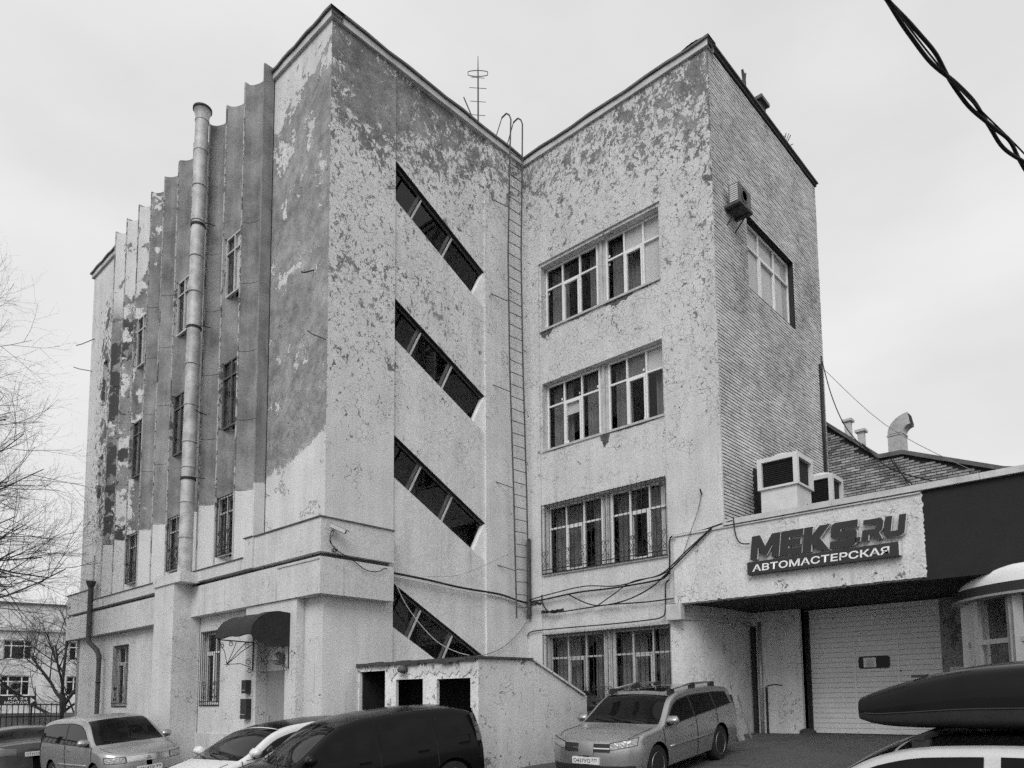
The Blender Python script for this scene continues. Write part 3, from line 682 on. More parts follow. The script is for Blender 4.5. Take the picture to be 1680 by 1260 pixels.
# ------------------------------------------------------------------ garage annex
GX = 9.6
def garage():
    G = empty('garage_annex', (8, -8, .85), 'low garage annex with deep whitewashed fascia and black cladding beside the brick flank', 'garage')
    FF = fr((6.25, 0, 0), (0, -1, 0), (-1, 0, 0))
    mb = MB(FF); k = 110                                   # fascia with a chipped lower arris
    pts = [(4.55, 5.44, 0), (4.55, 3.88, 0)]+[(4.55+5.13*i/k, 3.86+random.uniform(-.006, .008)+(.025 if random.random() < .06 else 0), 0) for i in range(1, k)]+[(9.68, 3.85, 0)]
    pts += [(9.68+random.uniform(-.018, .018), 3.85+1.59*i/40, 0) for i in range(1, 40)]+[(9.68, 5.44, 0)]
    mb.prism(pts, (0, 0, -.28)); mb.build('fascia', 'render_garage', G)
    for k in range(5):
        mb = MB(FF); mb.box(9.60+1.7*k+(.006 if k else 0), 9.60+1.7*(k+1), 3.80, 5.435, -.27, -.02+random.uniform(-.004, .004)); mb.build('black_fascia', 'black_cladding', G)
    for a, b in ((5.80, 8.1), (8.105, 10.6), (10.605, 18)):
        mb = MB(FF); mb.box(a, b, 5.445, 5.56, -.3, .06); mb.build('roof_trim', 'coping_light', G)
    mb = MB(FF); mb.box(4.55, 9.66, 5.395, 5.42, -.0, .035); mb.build('drip_strip', 'coping_light', G)
    mb = MB(); mb.poly([(6.3, -5.73, 5.45), (13.02, -5.73, 5.45), (13.02, -18, 5.45), (6.3, -18, 5.45)]); mb.build('roof', 'roof_felt', G, fix=False)
    mb = MB(); mb.poly([(6.53, -4.2, 3.87), (9.8, -4.2, 3.87), (9.8, -18, 3.87), (6.53, -18, 3.87)]); mb.build('soffit', 'soffit_shadow', G, fix=False)
    # curved wall turning into the recess
    mb = MB(); z0, z1 = .3, 3.88
    mb.grid(lambda i, j: (9.2-2.84*math.cos(i*math.pi/2), -4.36-.6*math.sin(i*math.pi/2), z0+(z1-z0)*j), 24, 1); mb.build('curved_wall', 'render_garage', G, smooth=True)
    mb = MB(); c = [(9.2-2.90*math.cos(i/16*math.pi/2), -4.36-.65*math.sin(i/16*math.pi/2)) for i in range(17)]
    mb.grid(lambda i, j: (*c[round(i*16)], (3.52, 3.60)[round(j)]), 16, 1)
    mb.grid(lambda i, j: ((c[round(i*16)][0]+.06*(1-j)*.9), c[round(i*16)][1]+.05*(1-j), 3.60), 16, 1); mb.build('string_course', 'coping_light', G)
    mb = MB(); mb.box(6.20, 6.36, -4.72, -4.34, 3.50, 3.86); mb.build('junction_box', 'coping_light', G)
    FG = fr((9.2, 0, 0), (0, -1, 0), (-1, 0, 0))
    mb = MB(FG); mb.box(4.8, 6.19, .5, 3.86, -.3, 0); mb.build('recess_wall', 'render_garage', G)
    mb = MB(FG); mb.box(5.0, 5.09, .7, 3.5, .002, .10); mb.build('drain_pipe', 'dark_iron', G)
    mb = MB(FG); mb.tube([(5.2, .8, .05), (5.2, 3.6, .05)], .045, 10); mb.build('drain_pipe', 'galv', G, smooth=True)
    mb = MB(FG); mb.box(5.30, 5.34, .75, 2.0, .002, .05); mb.build('corner_iron', 'dark_iron', G)
    mb = MB(FG); mb.tube([(5.32, 2.03, .02), (5.55, 2.06, .02), (5.72, 2.03, .02)], .012, 5); mb.build('corner_iron', 'dark_iron', G)
    FX = fr((GX, 0, 0), (0, -1, 0), (-1, 0, 0))
    mb = MB(FX); mb.box(6.02, 6.19, .5, 3.86, -.2, .28); mb.build('door_post', 'rust_iron', G)
    mb = MB(FX); mb.box(6.191, 6.26, .85, 3.8, -.1, .06); mb.build('door_post', 'dark_iron', G)
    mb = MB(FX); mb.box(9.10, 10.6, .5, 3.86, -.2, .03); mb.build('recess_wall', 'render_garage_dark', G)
    mb = MB(FX); mb.box(9.24, 9.62, .9, 2.35, .031, .05); mb.build('render_scrap', 'render_garage', G)
    door = MB(FX); door.box(6.26, 9.10, .84, 3.86, -.12, -.055); D = door.build('garage_door', 'plastic_dark', G)
    z = .89; hgt = .1185
    while z < 3.78:
        mb = MB(FX); mb.box(6.265, 9.09, z, z+hgt-.007, -.05, -.02); mb.build('door_panel', 'garage_white', D); z += hgt
    wk = MB(FX)
    for a, b, c, d in ((7.265, 7.30, .92, 2.93), (8.205, 8.24, .92, 2.93), (7.265, 8.24, 2.93, 2.965)): wk.box(a, b, c, d, -.0195, -.004)
    W_ = wk.build('wicket_door', 'sign_white', G)
    mb = MB(FX); r = .05; a, b, c, d = 7.37, 8.04, 2.38, 2.66
    pts = [(x+r*math.cos(q), y+r*math.sin(q), -.012) for x, y, s in ((b-r, d-r, 0), (a+r, d-r, 90), (a+r, c+r, 180), (b-r, c+r, 270)) for q in [R(s+i*22.5) for i in range(5)]]
    mb.prism(pts, (0, 0, .014)); mb.build('door_window', 'car_glass', W_)
    mb = MB(FX); mb.box(7.48, 7.75, 2.41, 2.63, .004, .007); mb.build('notice', 'paper', W_)
    for i, (w, zz) in enumerate(((.1, 2.55), (.17, 2.505), (.13, 2.475), (.18, 2.44), (.15, 2.41))):
        mb = MB(FX); mb.box(7.615-w/2, 7.615+w/2, zz+.02, zz+.034, .0075, .0085); mb.build('print_line', 'cable_grey', W_)
    mb = MB(FX); mb.box(8.10, 8.19, 1.74, 1.77, .0, .05); mb.build('door_handle', 'dark_iron', W_)
    for zz in (1.3, 1.95, 2.3):
        mb = MB(FX); mb.box(8.236, 8.28, zz, zz+.02, -.01, .01); mb.build('hinge', 'dark_iron', W_)
    mb = MB(); mb.box(9.2, 9.6, -9.1, -6.2, .5, .886); mb.build('threshold', 'mortar', G)
    for i in range(5):
        mb = MB(); x, y = 9.05+random.random()*.2, -6.15-random.random()*.22; s = .1+random.random()*.08
        mb.lathe([(.02, 0), (s, .03), (s*.9, s*.7), (s*.4, s)], (x, y, .84), 'z', 7); o = mb.build('rubble', 'roof_felt', G)
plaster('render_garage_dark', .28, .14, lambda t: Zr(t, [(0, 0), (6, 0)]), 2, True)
worn('soffit_shadow', .04, .9, .3, 2)  # soffit colour dropped to near black, standing in for the recess shadow
garage()

def shop():
    B = empty('shop_bay', (7, -12, .8), 'curved glazed shop bay with aluminium frames and bulging white hood at right edge', 'shop front')
    cx, cy, ax, ay = 7.7, -11.9, 1.9, 2.05
    def arc(t, s): return (cx-ax*s*math.sin(t), cy+ay*s*math.cos(t))
    T = [i/28*math.pi/2 for i in range(29)]
    def ring(name, prof, mat):
        mb = MB()
        def f(i, j):
            s, z = prof[round(j*(len(prof)-1))]; q = i*1.25
            if z > 3.61: z = 3.6+(z-3.6)*min(1, .12+q*1.3)  # hood top tapered to the left, shaping in the fascia's shadow
            if q <= 1: x, y = arc(q*math.pi/2, s)
            else: x, y = arc(math.pi/2, s); y -= (q-1)*14
            return (x, y, z)
        mb.grid(f, 40, len(prof)-1); return mb.build(name, mat, B, smooth=True, sharp=40)
    ring('white_hood', [(.93, 3.90), (.955, 3.87), (.975, 3.80), (.985, 3.70), (.99, 3.58)], 'sign_white')
    ring('dark_band', [(.99, 3.60), (1.01, 3.60), (1.01, 3.42), (.90, 3.42)], 'plastic_dark')
    ring('band_lip', [(1.012, 3.43), (1.03, 3.43), (1.03, 3.39), (.88, 3.39)], 'alu')
    ring('base_wall', [(.93, 1.25), (.93, .4)], 'render_garage')
    # glazing in facets
    st = [0.10, .32, .52, .62, 1.02, 1.08, 1.55]; s = .92
    def P(t, z, s=s): x, y = arc(t, s); return (x, y, z)
    for i, t in enumerate(st):
        mb = MB(); x, y = arc(t, s); w = .05 if i not in (3, 5) else .075; a = math.atan2(ay*math.sin(t), ax*math.cos(t))
        mb.F = Matrix.Translation((x, y, 0)) @ Matrix.Rotation(math.pi/2-t, 4, 'Z'); mb.box(-.05, .05, -w, w, 1.2, 3.40); mb.build('mullion', 'alu', B)
    for t0, t1 in zip(st, st[1:]):
        for z in (1.25, 2.60):
            mb = MB(); mb.F = None; a, b = Vector(P(t0, 0)), Vector(P(t1, 0)); d = (b-a).normalized(); nn = Vector((-d.y, d.x, 0))*.035
            for q in (0,): mb.prism([a-nn+Vector((0, 0, z)), b-nn+Vector((0, 0, z)), b+nn+Vector((0, 0, z)), a+nn+Vector((0, 0, z))], (0, 0, .085))
            mb.build('transom', 'alu', B)
        for z0, z1 in ((1.33, 2.60), (2.685, 3.39)):
            mb = MB(); mb.poly([P(t0, z0, .915), P(t1, z0, .915), P(t1, z1, .915), P(t0, z1, .915)]); mb.build('pane', 'glass', B, fix=False)
    mb = MB(); mb.box(8.2, 8.25, -17, -10.6, .6, 4); mb.build('inner_wall', 'interior', B)
    mb = MB(); F = Matrix.Translation((7.62, -10.10, 0)) @ Matrix.Rotation(R(-62), 4, 'Z'); mb.F = F; mb.box(-.16, .2, -.16, .16, .5, 3.42); mb.build('pillar', 'sign_white', B)
    mb = MB(F); mb.box(-.15, .2, .161, .20, .9, 2.1); mb.build('meter_cabinet', 'coping_light', B)
shop()

# ------------------------------------------------------------------ lettering
FS = fr((6.25, 0, 0), (0, -1, 0), (-1, 0, 0))
GLY = {   # block letters, unit height, drawn upright then slanted
 'M': (1.25, [[(0, 0), (.30, 0), (.30, .55), (.52, .12), (.72, .12), (.95, .55), (.95, 0), (1.25, 0), (1.25, 1), (.90, 1), (.625, .50), (.35, 1), (0, 1)]]),
 'E': (.92, [[(0, 0), (.92, 0), (.92, .25), (.34, .25), (.34, .38), (.84, .38), (.84, .61), (.34, .61), (.34, .75), (.92, .75), (.92, 1), (0, 1)]]),
 'K': (1.05, [[(0, 0), (.34, 0), (.34, .34), (.62, 0), (1.05, 0), (.66, .50), (1.02, 1), (.62, 1), (.34, .64), (.34, 1), (0, 1)]]),
 'S': (1.0, [[(.0, 0), (.86, 0), (.95, .04), (1, .12), (1, .52), (.95, .6), (.86, .63), (.36, .63), (.36, .74), (1, .74), (1, 1), (.14, 1), (.05, .96), (0, .88), (0, .48), (.05, .4), (.14, .37), (.66, .37), (.66, .26), (0, .26)]]),
 '.': (.22, [[(0, 0), (.22, 0), (.22, .2), (0, .2)]]),
 'R': (.92, [[(0, 0), (.30, 0), (.30, .28), (.44, .28), (.60, 0), (.94, 0), (.76, .31), (.88, .42), (.92, .52), (.92, .84), (.80, 1), (0, 1), (0, .78), (.60, .78), (.63, .75), (.63, .54), (.58, .50), (0, .50)]]),
 'U': (.92, [[(.14, 0), (.78, 0), (.90, .10), (.92, .2), (.92, 1), (.62, 1), (.62, .26), (.30, .26), (.30, 1), (0, 1), (0, .2), (.03, .1)]]),
}
def sign():
    Sg = empty('workshop_sign', (6.2, -7.7, 4.3), 'two line MEKS.RU workshop sign with dark block letters on the whitewashed fascia', 'sign')
    def put(txt, u, v0, h, slant, gap, drop):
        for ch in txt:
            w, polys = GLY[ch]
            for P in polys:
                mb = MB(FS); mb.prism([((u+x*h+slant*y*h), v0+y*h+drop(u), .03) for x, y in P], (0, 0, .085)); o = mb.build('dot' if ch == '.' else 'letter', 'sign_dark', Sg)
                e = MB(FS); e.prism([((u+x*h+slant*y*h)+.012, v0+y*h+drop(u)-.006, .026) for x, y in P], (0, 0, .07)); e.build('letter_return', 'alu_light', o)
            u += w*h+gap
        return u
    u = put('MEKS', 6.42, 4.60, .485, .12, .022, lambda u: 0)
    put('.RU', u-.03, 4.66, .385, .14, .03, lambda u: 0)
    mb = MB(FS); mb.box(6.36, 9.28, 4.28, 4.545, .02, .14); bd = mb.build('sign_board', 'sign_dark', Sg)
    mb = MB(FS); mb.box(9.281, 9.31, 4.29, 4.545, .02, .13); mb.build('board_end', 'alu_light', Sg)
    text('АВТОМАСТЕРСКАЯ', FS, 6.47, 4.335, .148, .142, Sg, 'sign_white', width=2.66, bold=.018, extr=.006, name='lettering', shear=.06)
    for q in ((6.9, 4.56), (8.9, 4.56)):
        mb = MB(FS); mb.box(q[0], q[0]+.03, 4.5, 4.9, .0, .028); mb.build('sign_rail', 'alu', Sg)
def text(s, F, u, v, size, n, parent, mat, width=None, bold=0, extr=.001, name='lettering', shear=0, local=False):
    c = bpy.data.curves.new('t', 'FONT'); c.body = s; c.size = 1; c.offset = bold; c.extrude = 0; c.shear = shear; c.resolution_u = 3
    o = bpy.data.objects.new('t', c); COL.objects.link(o); bpy.context.view_layer.update()
    dg = bpy.context.evaluated_depsgraph_get(); me = bpy.data.meshes.new_from_object(o.evaluated_get(dg)); bpy.data.objects.remove(o)
    xs = [q.co.x for q in me.vertices]; ys = [q.co.y for q in me.vertices]
    x0, x1, y0, y1 = min(xs), max(xs), min(ys), max(ys); sy = size/(y1-y0); sx = width/(x1-x0) if width else sy
    for q in me.vertices: q.co = F @ Vector((u+(q.co.x-x0)*sx, v+(q.co.y-y0)*sy, n))
    me.name = name; me.materials.clear(); me.materials.append(M[mat]); b = bpy.data.objects.new(name, me); COL.objects.link(b); attach(b, parent, local); return b
worn('alu_light', .62, .45, .05, 5)
sign()

# ------------------------------------------------------------------ things on the annex roof and behind it
def cooler(x, y, z, s, hw_, label):
    C = empty('evaporative_cooler', (x, y, 5.46), label, 'air cooler', 'air coolers on the annex roof'); h = hw_
    mb = MB(); mb.box(x-h, x+h, y-h, y+h, 5.47, z-.72*s); mb.build('base_cabinet', 'unit_cream', C)
    mb = MB()
    for a, b in ((-1, -1), (1, -1), (1, 1), (-1, 1)): mb.box(x+a*h-.05, x+a*h+.05, y+b*h-.05, y+b*h+.05, z-.72*s, z-.1)
    mb.box(x-h-.05, x+h+.05, y-h-.05, y+h+.05, z-.1, z); mb.box(x-h-.051, x+h+.051, y-h-.051, y+h+.051, z-.76*s, z-.71*s); mb.build('frame', 'unit_cream', C)
    mb = MB(); mb.box(x-h+.03, x+h-.03, y-h+.03, y+h-.03, z-.71*s, z-.1); mb.build('core', 'black_cladding', C)
    k = 12
    for i in range(k):
        q = z-.68*s+(.56*s)*i/k; mb = MB(); mb.box(x-h+.010, x-h+.028, y-h+.06, y+h-.06, q, q+.012); mb.build('louvre', 'black_cladding', C)
    mb = MB(); mb.lathe([(.02, .12), (.22, .11), (.33, .06), (.35, 0)], (x, y, z), 'z', 20); mb.build('dome_lid', 'unit_cream', C, smooth=True, sharp=50)
    mb = MB(); mb.box(x+h*.3, x+h*.8, y-h-.012, y-h, z-1.25*s, z-1.13*s); mb.build('vent_slots', 'plastic_dark', C)
cooler(7.85, -6.55, 7.12, .95, .41, 'larger cream louvred air cooler standing on the annex roof nearest the brick corner')
cooler(10.2, -6.52, 7.2, .95, .34, 'smaller cream louvred air cooler half hidden behind the other one')

def back_house():
    X = LB+LD+.4; B = empty('rear_brick_building', (X, -8, 5), 'low brick building with stepped sloping roofline rising behind the annex', 'building')
    top = [(5.6, 9.75), (7.0, 8.42), (7.6, 8.40), (9.9, 7.42), (11.5, 7.0), (18, 5.6)]
    def tz(u):
        for (a, za), (b, zb) in zip(top, top[1:]):
            if u <= b: return za+(zb-za)*(u-a)/(b-a)
        return 5.6
    F = fr((X, 0, 0), (0, -1, 0), (-1, 0, 0)); mb = MB(F)
    pts = [(5.4, 4.5, 0)]+[(18, 4.5, 0)]+[(u, z-.02, 0) for u, z in reversed(top)]+[(5.4, 9.8, 0)]
    mb.prism(pts, (0, 0, -.5)); w = mb.build('wall', 'mortar', B)
    brick_field(F, lambda a, b, c, d: d < min(tz(a), tz(b))-.05, 5.45, 12.4, 5.4, 9.7, 'brick_back', w, (1, .3))
    for (a, za), (b, zb) in zip(top, top[1:]):
        mb = MB(F); mb.prism([(a, za-.03, .10), (b, zb-.03, .10), (b, zb+.09, .10), (a, za+.09, .10)], (0, 0, -.75)); mb.build('verge', 'coping_metal', B)
    for u, z0, z1 in ((6.10, 9.1, 9.85), (6.45, 8.8, 9.45)):
        mb = MB(F); mb.box(u-.085, u+.085, z0, z1-.07, -.4, -.23); mb.box(u-.14, u+.14, z1-.07, z1, -.46, -.17); mb.build('vent_stack', 'coping_light', B)
    # swan-neck duct
    D = empty('roof_duct', (X, -7.45, 8.4), 'galvanised swan neck roof duct above the sloping brick wall', 'duct')
    u0, w, z0 = 7.2, .40, 8.40; pr = []
    mb = MB(F); mb.box(u0, u0+w, z0-.1, z0+.62, -.5, -.1); mb.build('riser', 'galv', D)
    mb = MB(F); c = (u0+w+.22, z0+.66); ri, ro = .22, .22+w; k = 8; pts = []
    for i in range(k+1): t = math.pi-i/k*R(82); pts.append((c[0]+ro*math.cos(t), c[1]+ro*math.sin(t)*.86, -.1))
    inn = [(c[0]+ri*math.cos(math.pi-i/k*R(82)), c[1]+ri*math.sin(math.pi-i/k*R(82))*.86, -.1) for i in range(k, -1, -1)]
    mb.prism(pts+inn, (0, 0, -.4)); mb.build('elbow', 'galv', D)
    mb = MB(F); t = math.pi-R(82); a = (c[0]+ro*math.cos(t), c[1]+ro*math.sin(t)*.86); b = (c[0]+ri*math.cos(t), c[1]+ri*math.sin(t)*.86)
    mb.prism([(a[0], a[1]-.03, -.13), (a[0]+.012, a[1]-.03, -.13), (b[0]+.012, b[1]+.03, -.13), (b[0], b[1]+.03, -.13)], (0, 0, -.34)); mb.build('mouth', 'black_cladding', D)
    mb = MB(F); mb.box(u0-.02, u0+w+.02, z0+.60, z0+.64, -.52, -.08); mb.build('flange', 'galv', D)
back_house()

# ------------------------------------------------------------------ fixtures on the walls
def pipe():
    P = empty('vent_pipe', (-.52, 5.42, 4.98), 'tall banded flue pipe with flared dark top on the fluted side', 'flue pipe')
    b, t = Vector((-.52, 5.42, 4.98)), Vector((-.56, 5.17, 17.0)); n = 13
    zs = [0, .075, .15, .225, .28, .36, .45, .53, .61, .69, .77, .85, .93, 1.0]
    for a, c in zip(zs, zs[1:]):
        mb = MB(); k = random.uniform(-.006, .006); mb.tube([b.lerp(t, a)+Vector((k, k, 0)), b.lerp(t, c)+Vector((k, k, 0))], [.172, .165], 20); mb.build('pipe_section', 'pipe_zinc', P, smooth=True, sharp=50)
        mb = MB(); q = b.lerp(t, c); mb.lathe([(.165, -.02), (.182, -.015), (.182, .015), (.165, .02)], q, 'z', 20); mb.build('joint_band', 'pipe_zinc', P)
    mb = MB(); mb.lathe([(.165, 0), (.175, .12), (.215, .30), (.23, .31), (.22, .315), (.14, .2)], t, 'z', 24); mb.build('flared_top', 'pipe_zinc', P, smooth=True, sharp=50)
    mb = MB(); mb.lathe([(.222, .0), (.24, .0), (.24, .05), (.222, .05)], t+Vector((0, 0, .30)), 'z', 24); mb.build('top_rim', 'dark_iron', P)
    for z in (.20, .53, .76):
        q = b.lerp(t, z); mb = MB(); mb.tube([q+Vector((.05, -.26, 0)), q+Vector((.3, -.3, .02))], .012, 5); mb.lathe([(.168, -.03), (.188, -.03), (.188, .03), (.168, .03)], q, 'z', 20); mb.build('clamp', 'dark_iron', P)
pipe()
def downpipe():
    P = empty('downpipe', (-.38, 12.05, .2), 'narrow weathered downpipe with an elbow on the far end of the fluted side', 'downpipe')
    mb = MB(); mb.tube([(-.36, 12.62, 3.86), (-.36, 12.62, 5.45)], .08, 12); mb.build('upper_section', 'rust_iron', P, smooth=True, sharp=50)
    mb = MB(); mb.lathe([(.09, 0), (.15, .16), (.15, .2)], (-.36, 12.62, 5.44), 'z', 12); mb.build('hopper', 'rust_iron', P)
    mb = MB(); mb.tube([(-.36, 12.62, 3.95), (-.36, 12.62, 3.72), (-.25, 12.2, 3.42), (-.22, 12.05, 3.22), (-.22, 12.05, 3.1)], .075, 12); mb.build('elbow', 'rust_iron', P, smooth=True, sharp=60)
    mb = MB(); mb.tube([(-.22, 12.05, 3.15), (-.22, 12.05, .15)], .068, 12); mb.build('lower_section', 'rust_iron', P, smooth=True, sharp=50)
    for z in (1.2, 2.4):
        mb = MB(); mb.lathe([(.07, -.02), (.085, -.02), (.085, .02), (.07, .02)], (-.22, 12.05, z), 'z', 12); mb.build('clamp', 'dark_iron', P)
downpipe()
def ladder():
    Lr = empty('roof_ladder', (5.8, -.2, 3.9), 'long rusty steel ladder rising to the roof in the inner corner', 'ladder')
    zl = [(5.68, 3.85), (5.60, 7.3), (5.49, 10.6), (5.46, 13.7), (5.56, 16.6), (5.62, 17.75)]; zr = [(6.17, 4.0), (6.12, 7.4), (6.02, 10.8), (5.99, 13.9), (6.08, 17.0), (6.10, 17.9)]
    for pts in (zl, zr):
        top = [(pts[-1][0], -.16, pts[-1][1]+.16), (pts[-1][0], -.05, pts[-1][1]+.27), (pts[-1][0], .12, pts[-1][1]+.24)]
        mb = MB(); mb.tube([(x, -.22, z) for x, z in pts]+top, .022, 6); mb.build('rail', 'rust_iron', Lr)
        mb = MB(); mb.tube([top[-1], (pts[-1][0]-.05, .55, 17.05)], .014, 5); mb.build('brace', 'rust_iron', Lr)
    def at(pts, z):
        for (a, za), (b, zb) in zip(pts, pts[1:]):
            if z <= zb: return a+(b-a)*(z-za)/(zb-za)
        return pts[-1][0]
    z = 4.15
    while z < 16.9:
        mb = MB(); mb.tube([(at(zl, z), -.22, z), (at(zr, z+.06), -.22, z+.02+random.uniform(-.012, .012))], .011, 5); mb.build('rung', 'rust_iron', Lr); z += .332
    for z in (5.1, 7.3, 9.9, 12.4, 15.1):
        mb = MB(); mb.tube([(at(zl, z), -.22, z), (at(zl, z)-.45, .0, z+.12)], .012, 5); mb.build('wall_stay', 'rust_iron', Lr)
    mb = MB(); mb.tube([(6.28, -.12, 3.9), (6.30, -.12, 6.0), (6.27, -.12, 6.05)], .06, 8); mb.build('cable_sleeve', 'rust_iron', Lr)
ladder()
def antenna():
    A = empty('tv_antenna', (6.6, 2.2, 16.98), 'thin rooftop television aerial with folded dipole and short rods', 'antenna')
    x, y = 6.55, 2.0
    mb = MB(); mb.tube([(x, y, 16.98), (x+.01, y, 20.9), (x+.01, y, 21.7)], [.028, .024, .01], 6); mb.build('mast', 'rust_iron', A)
    for z, w in ((21.0, .20), (20.65, .26), (20.2, .24), (19.75, .22)):
        mb = MB(); mb.tube([(x-w*.7, y+w*.75, z), (x+w*.7, y-w*.75, z-.04)], .009, 5); mb.build('rod', 'rust_iron', A)
    mb = MB(); c = []
    for i in range(21):
        t = i/20*2*math.pi; a = math.copysign(min(1, abs(math.cos(t))*1.2), math.cos(t))*.30; c.append((x+a*.7, y-a*.74, 21.12+.10*math.sin(t)))
    mb.tube(c, .012, 5, cap=False); mb.build('folded_dipole', 'rust_iron', A)
    mb = MB(); mb.tube([(x, y, 19.2), (x-.32, y+.3, 20.3)], .02, 5); mb.build('side_arm', 'rust_iron', A)
antenna()
def roof_bits():
    A = empty('roof_vent_box', (9.45, -5.5, 17.13), 'small dark vent box on the edge of the brick flank roof', 'roof vent')
    mb = MB(); mb.box(9.28, 9.62, -5.74, -5.4, 17.12, 17.36); mb.build('housing', 'roof_felt', A); mb = MB(); mb.box(9.2, 9.7, -5.82, -5.32, 17.37, 17.46); mb.build('cap', 'coping_metal', A)
    m = MB(); m.tube([(8.45, -5.7, 17.1), (8.42, -5.7, 17.45), (8.34, -5.7, 17.62)], [.05, .05, .03], 6); m.tube([(8.44, -5.7, 17.3), (8.52, -5.7, 17.62)], .03, 6)
    tag(m.build('broken_post', 'rust_iron'), 'short forked stump of a post on the brick flank roof', 'post')
    m = MB()
    for i in range(9):
        a = random.uniform(-.35, .35); b = random.uniform(-.2, .2); m.tube([(11.0+a*.3, -5.66, 17.1), (11.0+a, -5.66+b, 17.25+random.random()*.22)], .012, 4)
    tag(m.build('roof_weed', 'twig'), 'dry weed growing on the roof edge above the brick flank', 'plant')
    m = MB(); m.grid(lambda i, j: (LB-.1+.5*j, -5.1-.6*i, 17.06+.16*math.sin(math.pi*i)*math.sin(math.pi*(j*.8+.1))+.02*math.sin(i*31)), 10, 6)
    tag(m.build('felt_heap', 'roof_felt'), 'crumpled heap of roofing felt at the brick corner of the roof', 'roofing felt')
roof_bits()
def ac_unit():
    A = empty('air_conditioner', (7.15, -6.0, 12.85), 'dark air conditioner outdoor unit bracketed high on the brick flank', 'air conditioner')
    x0, x1, y0, y1, z0, z1 = 7.0, 7.62, -6.10, -5.84, 13.22, 13.68
    mb = MB(); mb.box(x0, x1, y0, y1, z0, z1); mb.build('casing', 'ac_grey', A)
    mb = MB(); mb.box(x0-.03, x1+.03, y0-.03, y1+.12, z0-.06, z0-.002); mb.build('tray', 'rust_iron', A)
    for i in range(8):
        z = z0+.03+i*.052; mb = MB(); mb.box(x0-.014, x0-.001, y0+.03, y1-.03, z, z+.03); mb.build('fin', 'alu_light', A)
    mb = MB(); mb.lathe([(.18, -.0), (.18, -.012), (.165, -.012), (.165, 0)], (x0+.27, y0-.001, z0+.23), 'y', 24); mb.build('fan_ring', 'ac_grey', A)
    for i in range(5):
        mb = MB(); r = .03+.028*i; mb.lathe([(r, -.004), (r+.006, -.004), (r+.006, -.012), (r, -.012)], (x0+.27, y0-.001, z0+.23), 'y', 20); mb.build('fan_guard', 'ac_grey', A)
    for x in (x0+.1, x1-.12):
        mb = MB(); mb.tube([(x, -5.72, z0-.08), (x, y0, z0-.08)], .018, 5); mb.tube([(x, y0+.05, z0-.08), (x, -5.72, z0-.42)], .016, 5); mb.build('bracket', 'dark_iron', A)
worn('ac_grey', .10, .5, .1, 4)
ac_unit()
def camera_fix(name, p, label, s=1):
    A = empty(name, p, label, 'security camera', 'security cameras on the ledge'); x, y, z = p
    mb = MB(); mb.tube([(x, y, z), (x, y-.08*s, z+.02), (x, y-.14*s, z+.10*s)], .014, 6); mb.build('arm', 'coping_light', A)
    mb = MB(); T = Matrix.Translation((x, y-.14*s, z+.13*s)) @ Matrix.Rotation(R(-38), 4, 'Z') @ Matrix.Rotation(R(24), 4, 'Y'); mb.F = T
    mb.box(-.12*s, .20*s, -.045, .045, -.04, .045); mb.build('housing', 'coping_light', A); mb = MB(T); mb.box(-.15*s, .26*s, -.055, .055, .046, .058); mb.build('sun_hood', 'alu', A)
    mb = MB(T); mb.lathe([(.03, 0), (.03, .02), (.02, .021)], (.20*s, 0, 0), 'x', 12); mb.build('lens', 'car_glass', A)
    mb = MB(); pts = [(x-.02+.10*math.sin(t*1.9)-.13*math.sin(t*3.1416), y-.03, z+.10-.42*t) for t in [i/14 for i in range(15)]]; mb.tube(pts, .008, 5)
    mb.tube([(q[0]+.05*math.sin(i*.5), q[1]-.02, q[2]+.02) for i, q in enumerate(pts)], .007, 5); mb.tube(spiral2((x+.02, y-.03, z-.32), .06), .008, 5); mb.build('cable_loop', 'cable_black', A)
def spiral2(c, r): return [(c[0]+r*(1-.02*i)*math.cos(i*.55), c[1]-.002*i, c[2]+r*.6*math.sin(i*.55)) for i in range(24)]
camera_fix('security_camera', (.02, -.26, 5.12), 'white security camera with looped cable on the corner parapet')
camera_fix('security_camera', (-.26, 15.0, 4.98), 'small security camera at the far end of the ledge', .8)

